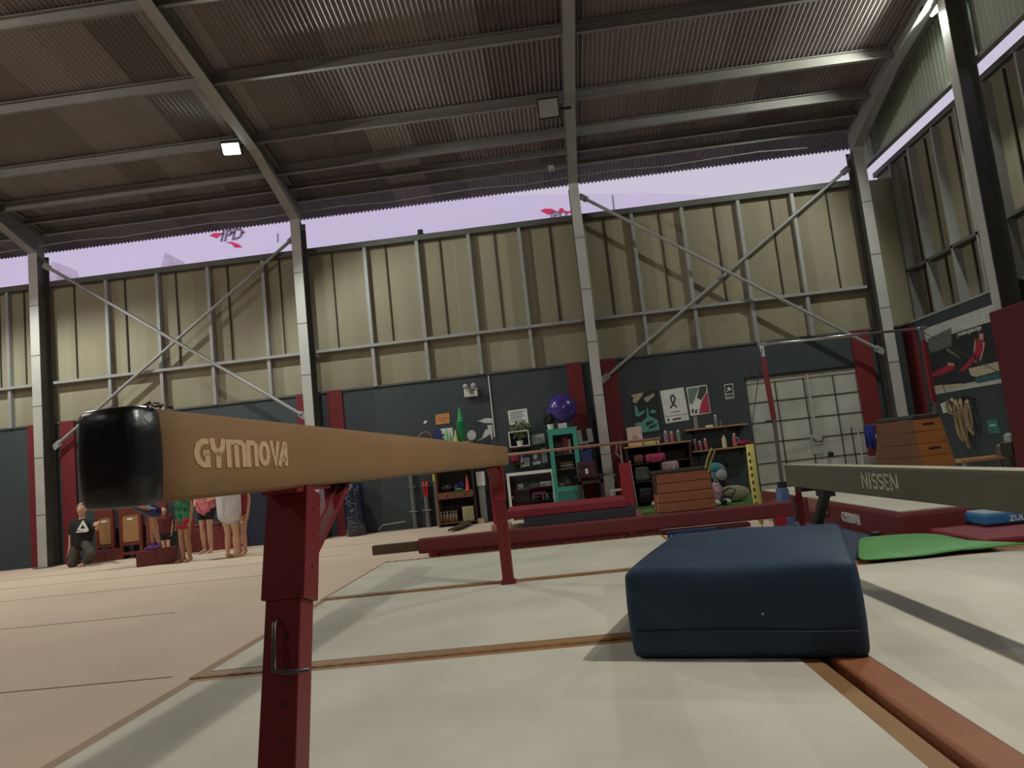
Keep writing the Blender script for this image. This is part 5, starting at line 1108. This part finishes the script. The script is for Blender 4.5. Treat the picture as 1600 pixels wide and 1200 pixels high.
p = aY(1124, 777, 12.9); simple('shoe_pair', 'white and black trainers on the green floor in front of the heap', 'shoes', [('left_shoe', MB().ell((p.x-.06, 12.85, .065), (.09, .13, .052)), papw, -1), ('right_shoe', MB().ell((p.x+.1, 12.9, .065), (.09, .13, .052)), papw, -1), ('dark_tongue', MB().ell((p.x+.02, 12.78, .08), (.08, .05, .045)), blackm, -1)])
# ================================================================ LEFT: wooden frames, blocks, mats
fw = mat('frame wood red', (112, 44, 34), .6, 0, .12, 3); pl = mat('plywood', (166, 122, 76), .7, 0, .1, 2)
Yf_ = 14.5
for i, (xl, xr, lab) in enumerate(((184, 206, 'red wooden frame with plywood panel, left of three behind the kneeling man'), (222, 256, 'red wooden frame with plywood panel, middle of three, under the beam cap'), (262, 292, 'red wooden frame with plywood panel, right of three, behind the girls'))):
    if i == 0: xl, xr = 196-22, 240-2-2; xl, xr = 150, 178
    if i == 1: xl, xr = 187, 222
    if i == 2: xl, xr = 229, 262
    Y_ = 14.75
    x0, x1 = aY(xl, 830, Y_).x, aY(xr, 830, Y_).x; zt2 = 1.12
    t = thing('plywood_stand', lab, 'frame', ((x0+x1)/2, Y_+.1, 0), 'plywood stands along the left wall')
    for x in (x0, x1-.06): MB().box(x, x+.06, Y_-.02, Y_+.06, 0, zt2).build('post', fw, t)
    MB().box(x0+.06, x1-.06, Y_, Y_+.03, .35, zt2-.2).build('panel', pl, t); MB().box(x0+.06, x1-.06, Y_-.02, Y_+.05, zt2-.2, zt2).build('top_rail', fw, t)
    for z in (.28, .08): MB().box(x0+.06, x1-.06, Y_-.02, Y_+.05, z, z+.06).build('lower_rail', fw, t)
    MB().box((x0+x1)/2-.07, (x0+x1)/2+.05, Y_-.004, Y_, .8, .84).build('label', papw, t)
def mblock(lab, p0, p1, Yd_, h, dep):
    A_, B_ = aZ(*p0, 0), aZ(*p1, 0); d_ = (B_-A_).normalized(); n_ = Vector((-d_.y, d_.x, 0))
    t = thing('padded_block', lab, 'padded block', (A_+B_)/2+n_*dep/2, 'maroon padded blocks on the carpet'); L_ = (B_-A_).length
    for i in (0, 1):
        a_ = A_+d_*L_*(i*.5+.001); b_ = A_+d_*L_*(i*.5+.499); MB().prism([a_+Vector((0, 0, .001)), b_+Vector((0, 0, .001)), b_+n_*dep+Vector((0, 0, .001)), a_+n_*dep+Vector((0, 0, .001))], (0, 0, h)).build('section', mat('maroon block', (98, 36, 34), .55), t, bevel=.008)
    return A_, B_, h
mblock('maroon padded block lying beside the kneeling man', (135, 882), (192, 874), 0, .24, .35)
BA, BB, BH = mblock('maroon padded block the bending girl stands on', (213, 887), (277, 879), 0, .27, .5)
nv = mat('navy mat cover', (28, 34, 56), .6, 0, .1, 3)
x0, x1 = aY(384, 820, 14.75).x, aY(424, 820, 14.75).x
tag(MB().box(x0, x1+.25, 14.72, 14.93, 0, 1.6).build('crash_mat', nv, bevel=.03), 'tall navy crash mat standing upright against the wall behind the girls', 'mat')
x0, x1 = aY(299, 850, 14.7).x, aY(352, 850, 14.7).x
t = thing('mat_stack', 'dark maroon padded bench behind the girls', 'padded bench', ((x0+x1)/2, 14.7, 0)); MB().box(x0, x1+.3, 14.6, 14.92, .0, .52).build('padding', maroon, t, bevel=.02); MB().box(x0-.01, x1+.31, 14.59, 14.93, .52, .56).build('top_cover', maroon, t, bevel=.01)
# ================================================================ PEOPLE
def remesh(name, mb, m, parent, vox=.011, smooth=4):
    me = bpy.data.meshes.new('tmp'); me.from_pydata(mb.v, [], mb.f); o = bpy.data.objects.new('tmp', me); COL.objects.link(o)
    r = o.modifiers.new('r', 'REMESH'); r.mode = 'VOXEL'; r.voxel_size = vox
    s = o.modifiers.new('s', 'SMOOTH'); s.iterations = smooth; s.factor = .5
    dg = bpy.context.evaluated_depsgraph_get(); n = bpy.data.meshes.new_from_object(o.evaluated_get(dg)); bpy.data.objects.remove(o); bpy.data.meshes.remove(me)
    inv = parent.matrix_basis.inverted(); n.transform(inv); n.name = name
    q = bpy.data.objects.new(name, n); link(q, parent); n.materials.clear(); n.materials.append(m)
    for p in n.polygons: p.use_smooth = True
    return q
def cap(mb, a, b, ra, rb, n=12):
    a, b = Vector(a), Vector(b); mb.ell(a, ra, n, 8); mb.ell(b, rb, n, 8)
    if (b-a).length > 1e-3: mb.tube([a, b], ra, n, r2=rb)
def hand(mb, w, d, side, s, curl=.5):
    """palm and five fingers from wrist w pointing along d; side = thumb direction"""
    d = Vector(d).normalized(); side = Vector(side); side = (side-d*side.dot(d)).normalized(); nrm = d.cross(side)
    for k_ in (-1, -.35, .35, 1): cap(mb, w, w+d*.085*s+side*.024*s*k_, .017*s, .0135*s, 8)
    for k_, L_ in ((1, .068), (.35, .078), (-.35, .072), (-1, .056)):
        b0 = w+d*.085*s+side*.026*s*k_; b1 = b0+(d*.8+nrm*curl*.5).normalized()*L_*.55*s; b2 = b1+(d*.5+nrm*curl).normalized()*L_*.5*s
        cap(mb, b0, b1, .0095*s, .0088*s, 7); cap(mb, b1, b2, .0088*s, .0078*s, 7)
    t0 = w+d*.02*s+side*.022*s; t1 = t0+(d*.7+side*.8).normalized()*.045*s; t2 = t1+(d*.95+side*.25+nrm*.2).normalized()*.032*s
    cap(mb, t0, t1, .013*s, .0105*s, 7); cap(mb, t1, t2, .0105*s, .009*s, 7)
def person(lab, J, s, skin, clothes, hair=None, face=None, group=None, shoes=None, vox=.01):
    """J: joints in world metres. face: facing direction of the head"""
    J = {k_: Vector(v) for k_, v in J.items()}
    base = Vector((J['pelvis'].x, J['pelvis'].y, min(J['anL'].z, J['anR'].z)-.07*s)); t = thing('person', lab, 'person', base, group)
    f = Vector(face).normalized(); ft = Vector((f.x, f.y, 0)).normalized(); rt = ft.cross(Vector((0, 0, 1)))   # rt: person's right
    mb = MB()
    def trunk(mb, g=0):
        for a, b, ra, rb in (('hipL', 'shL', .105, .085), ('hipR', 'shR', .105, .085), ('pelvis', 'chest', .12, .125)): cap(mb, J[a]+(J['pelvis']-J[a])*.15, J[b]+(J['chest']-J[b])*.3, ra*s+g, rb*s+g)
        cap(mb, J['shL'], J['shR'], .06*s+g, .06*s+g)
    trunk(mb)
    cap(mb, J['chest'], J['neck'], .07*s, .055*s); cap(mb, J['neck'], J['head']-Vector((0, 0, .05*s)), .052*s, .06*s)
    h = J['head']; R3 = Matrix((rt, ft, Vector((0, 0, 1)))).transposed()
    mb.ell(h, (.076*s, .095*s, .112*s), 20, 14, R3); cap(mb, h+ft*.045*s-Vector((0, 0, .055*s)), h+ft*.06*s-Vector((0, 0, .085*s)), .05*s, .032*s)
    cap(mb, h+ft*.092*s+Vector((0, 0, .015*s)), h+ft*.112*s-Vector((0, 0, .022*s)), .009*s, .015*s, 8)
    for q in (-1, 1): mb.ell(h+rt*q*.078*s-Vector((0, 0, .01*s)), (.012*s, .022*s, .034*s), 8, 6, R3)
    for q in ('L', 'R'):
        cap(mb, J['sh'+q], J['el'+q], .047*s, .037*s); cap(mb, J['el'+q], J['wr'+q], .038*s, .026*s)
        cap(mb, J['hip'+q], J['kn'+q], .086*s, .052*s); cap(mb, J['kn'+q], J['kn'+q].lerp(J['an'+q], .35), .052*s, .055*s); cap(mb, J['kn'+q].lerp(J['an'+q], .35), J['an'+q], .055*s, .034*s)
        toe = J['toe'+q]; cap(mb, J['an'+q]-Vector((0, 0, .03*s)), toe, .034*s, .024*s); cap(mb, J['an'+q]-Vector((0, 0, .035*s)), J['an'+q]-(toe-J['an'+q]).normalized()*.035*s-Vector((0, 0, .03*s)), .034*s, .03*s)
        hd = J.get('hd'+q, (J['wr'+q]-J['el'+q]).normalized()); hand(mb, J['wr'+q], hd, J.get('th'+q, ft), s)
    remesh('body', mb, skin, t, vox)
    for nm, m_, segs in clothes:
        mb = MB()
        for sg in segs:
            if sg == 'trunk': trunk(mb, .016)
            elif sg == 'trunk_loose': trunk(mb, .05)
            else:
                a, b, ra, rb = sg
                A_ = J[a] if isinstance(a, str) else Vector(a); B_ = J[b] if isinstance(b, str) else (J[b[0]].lerp(J[b[1]], b[2]) if isinstance(b[0], str) else Vector(b)); cap(mb, A_, B_, ra*s, rb*s)
        remesh(nm, mb, m_, t, vox)
    if hair:
        mb = MB(); mb.ell(h+Vector((0, 0, .02*s))-ft*.014*s, (.084*s, .098*s, .108*s), 18, 12, R3)
        hm, kind = hair
        if kind == 'bun': mb.ell(h-ft*.1*s+Vector((0, 0, .07*s)), .045*s)
        if kind == 'pony': cap(mb, h-ft*.1*s+Vector((0, 0, .05*s)), h-ft*.14*s-Vector((0, 0, .16*s)), .035*s, .018*s)
        # keep the face free: flatten everything in front of the hairline
        vs = []
        for v in mb.v:
            d = Vector(v)-h; u = d.dot(ft)
            if u > .045*s and d.z < .065*s: d = d-ft*(u-.045*s); d = d*.93
            if kind == 'short' and d.z < -.02*s: d = d*.88
            vs.append(h+d)
        mb.v = [tuple(v) for v in vs]; mb.build('hair', hm, t, smooth=True)
    eye = MB()
    for q in (-1, 1): eye.ell(h+rt*q*.031*s+ft*.083*s+Vector((0, 0, .012*s)), (.009*s, .006*s, .005*s), 10, 6, R3)
    eye.build('eyes', mat('eye', (40, 32, 30), .3), t); mo = MB(); mo.ell(h+ft*.098*s-Vector((0, 0, .052*s)), (.024*s, .008*s, .006*s), 10, 6, R3); mo.build('mouth', mat('lips', (150, 90, 84), .6), t)
    if shoes:
        mb = MB()
        for q in ('L', 'R'): cap(mb, J['an'+q]-Vector((0, 0, .03*s)), J['toe'+q], .044*s, .034*s); cap(mb, J['an'+q]+Vector((0, 0, .03*s)), J['an'+q]-Vector((0, 0, .03*s)), .045*s, .045*s)
        remesh('socks', mb, shoes, t, vox)
    return t, J
sk = mat('skin light', (198, 150, 122), .6, 0, .05, 8); sk2 = mat('skin tan', (170, 124, 94), .6, 0, .05, 8); sk3 = mat('skin pale', (206, 160, 128), .6, 0, .05, 8)
hairb = mat('brown hair', (52, 36, 28), .7); hairg = mat('grey hair', (150, 140, 134), .8)
black_t = mat('black cloth', (28, 26, 27), .9); gtr = mat('grey brown trousers', (74, 66, 58), .9)
# kneeling man
Ym = 14.1
def m(px, py, dy=0): return aY(px, py, Ym+dy)
kn = m(117, 878); kn.z = .06
J = dict(pelvis=m(128, 856), hipL=m(134, 857), hipR=m(121, 857), chest=m(129, 822), neck=m(128, 808), head=m(128, 796), shL=m(144, 818, .0), shR=m(115, 819), elL=m(152, 826, -.15), wrL=m(155, 816, -.32), elR=m(111, 836, -.02), wrR=m(109, 856, -.06),
         knR=kn+Vector((0, -.1, .02)), anR=Vector((kn.x+.12, Ym+.32, .08)), toeR=Vector((kn.x+.14, Ym+.45, .05)), knL=m(143, 868, -.25), anL=Vector((m(139, 880).x+.04, Ym-.22, .085)), toeL=Vector((m(139, 880).x+.06, Ym-.4, .04)), hdL=Vector((.1, -.8, -.1)), thL=Vector((-1, 0, .3)))
J['knL'].z = .24; J['hipL'].z = J['hipR'].z = J['pelvis'].z = .46
t, J = person('person', J, 1.12, sk, [('t_shirt', black_t, ['trunk', ('shR', ('shR', 'elR', .75), .062, .06), ('shL', ('shL', 'elL', .75), .062, .06)]),
    ('trousers', gtr, [('pelvis', 'hipR', .12, .11), ('pelvis', 'hipL', .12, .11), ('hipR', 'knR', .1, .075), ('hipL', 'knL', .1, .075), ('knR', 'anR', .07, .055), ('knL', 'anL', .07, .05)])], (hairg, 'short'), (.18, -1, -.1))
t['label'] = 'person in a black t-shirt with a white triangle emblem, kneeling with one arm pointing'
c = J['chest']; yy_ = min(v.y for v in (J['chest'],))-.16
def em3(px, py): return aY(px, py, yy_)
mb = MB(); tri = [em3(129, 813), em3(138, 829), em3(120, 829)]; cc = (tri[0]+tri[1]+tri[2])/3
for a_, b_ in ((0, 1), (1, 2), (2, 0)): mb.bar(tri[a_], tri[b_], .02, .045, up=(0, 0, 1)) if 0 else mb.prism([tri[a_], tri[b_], cc.lerp(tri[b_], .45), cc.lerp(tri[a_], .45)], (0, .03, 0))
mb.prism([em3(119, 830.5), em3(137, 829), em3(137, 831), em3(119, 832.5)], (0, .03, 0)); mb.build('shirt_emblem', papw, t)
navyl = mat('navy leotard', (26, 30, 76), .35); purs = mat('purple socks', (116, 76, 150), .8)
def child(lab, fp, hipz, s, Y, facing, skin, clothes, hair, arms='down', lean=0, z0=0, shoes=None, dz=None, footL=None, yaw=0, group=None):
    """fp = pixel of left and right foot; stands upright unless lean"""
    f = Vector(facing).normalized(); r = f.cross(Vector((0, 0, 1)))
    A_, B_ = [aY(px, 870, Y) for px in fp]; A_.z = B_.z = z0; mid = (A_+B_)/2
    q = 1 if (A_-B_).dot(r) > 0 else -1     # A on person's right?
    fR, fL = (A_, B_) if q == 1 else (B_, A_)
    pel = mid+Vector((0, 0, hipz)); up = (Vector((0, 0, 1))*math.cos(lean)+f*math.sin(lean))
    ch = pel+up*.36*s; nk = pel+up*.52*s; hd = pel+up*.68*s+f*.02
    J = dict(pelvis=pel, hipL=pel-r*.085*s, hipR=pel+r*.085*s, chest=ch, neck=nk, head=hd, shL=pel+up*.46*s-r*.17*s, shR=pel+up*.46*s+r*.17*s)
    for k_, ff, sg in (('L', fL, -1), ('R', fR, 1)):
        J['an'+k_] = ff+Vector((0, 0, .085*s)); J['toe'+k_] = ff+f*.15*s+r*sg*.03*s+Vector((0, 0, .026*s)); J['kn'+k_] = (J['hip'+k_]+J['an'+k_])/2+f*.03*s
        sh = J['sh'+k_]
        if arms == 'down': J['el'+k_] = sh-Vector((0, 0, .27*s))+r*sg*.03*s-f*.02*s; J['wr'+k_] = J['el'+k_]-Vector((0, 0, .23*s))+f*.05*s
        if arms == 'front': J['el'+k_] = sh-Vector((0, 0, .25*s))+r*sg*.04*s; J['wr'+k_] = J['el'+k_]+f*.16*s-Vector((0, 0, .06*s))-r*sg*.08*s
        if arms == 'hips': J['el'+k_] = sh-up*.2*s+r*sg*.13*s-f*.05; J['wr'+k_] = pel+r*sg*.14*s+Vector((0, 0, .06*s))
        if arms == 'low': J['el'+k_] = sh-Vector((0, 0, .2*s)); J['wr'+k_] = J['el'+k_]-Vector((0, 0, .18*s))+f*.03
    return person(lab, J, s, skin, clothes, hair, f, group, shoes)
shorts = lambda L_: [('pelvis', 'hipL', .125, .115), ('pelvis', 'hipR', .125, .115), ('hipL', ('hipL', 'knL', L_), .105, .085), ('hipR', ('hipR', 'knR', L_), .105, .085)]
leo = ['trunk', ('pelvis', 'hipL', .122, .098), ('pelvis', 'hipR', .122, .098)]
by = BA.y+.22
child('person in a shiny navy leotard and purple socks bending forward on the maroon block', (240, 250), .66, .86, by, (-1, -.25, 0), sk2, [('leotard', navyl, leo)], (hairb, 'pony'), 'hips', lean=1.0, z0=BH+.002, shoes=purs)
child('small child in dark shorts half hidden behind the bending girl', (257, 264), .52, .62, by+1.3, (.2, -1, 0), sk3, [('shorts', black_t, shorts(.6)), ('top', mat('dark red top', (90, 26, 30), .8), ['trunk'])], (hairb, 'short'), 'down')
child('person in a green patterned leotard with red shorts facing away, beside the block', (287, 297), .73, .93, 12.6, (-.5, -1, 0), sk2, [('leotard', mat('green leotard', (34, 104, 66), .7, 0, .6, 9, contrast=4), leo), ('shorts', mat('red shorts', (160, 44, 52), .8), [('hipL', ('hipL', 'knL', .22), .128, .112), ('hipR', ('hipR', 'knR', .22), .128, .112)])], (hairb, 'bun'), 'down')
child('person in a pink top and black shorts standing behind, legs apart', (321, 331), .86, 1.0, 14.1, (-.1, -1, 0), sk, [('top', mat('pink top', (214, 120, 132), .8), ['trunk']), ('shorts', mat('black shorts', (30, 30, 44), .8), shorts(.4))], (hairb, 'pony'), 'front')
child('person in a loose white shirt and white shorts seen from behind', (356, 369), .76, .98, 12.5, (.35, 1, 0), sk3, [('shorts', mat('white shorts', (176, 164, 166), .8), shorts(.42)), ('shirt', mat('white shirt', (206, 200, 204), .8), ['trunk_loose', ('shL', ('shL', 'elL', .7), .07, .06), ('shR', ('shR', 'elR', .7), .07, .06)])], (hairb, 'bun'), 'down')
child('person in a dark red leotard at the right of the group of girls', (376, 384), .78, .96, 12.95, (-.3, -1, 0), sk, [('leotard', mat('red leotard', (134, 24, 34), .5), leo)], (hairb, 'bun'), 'down')
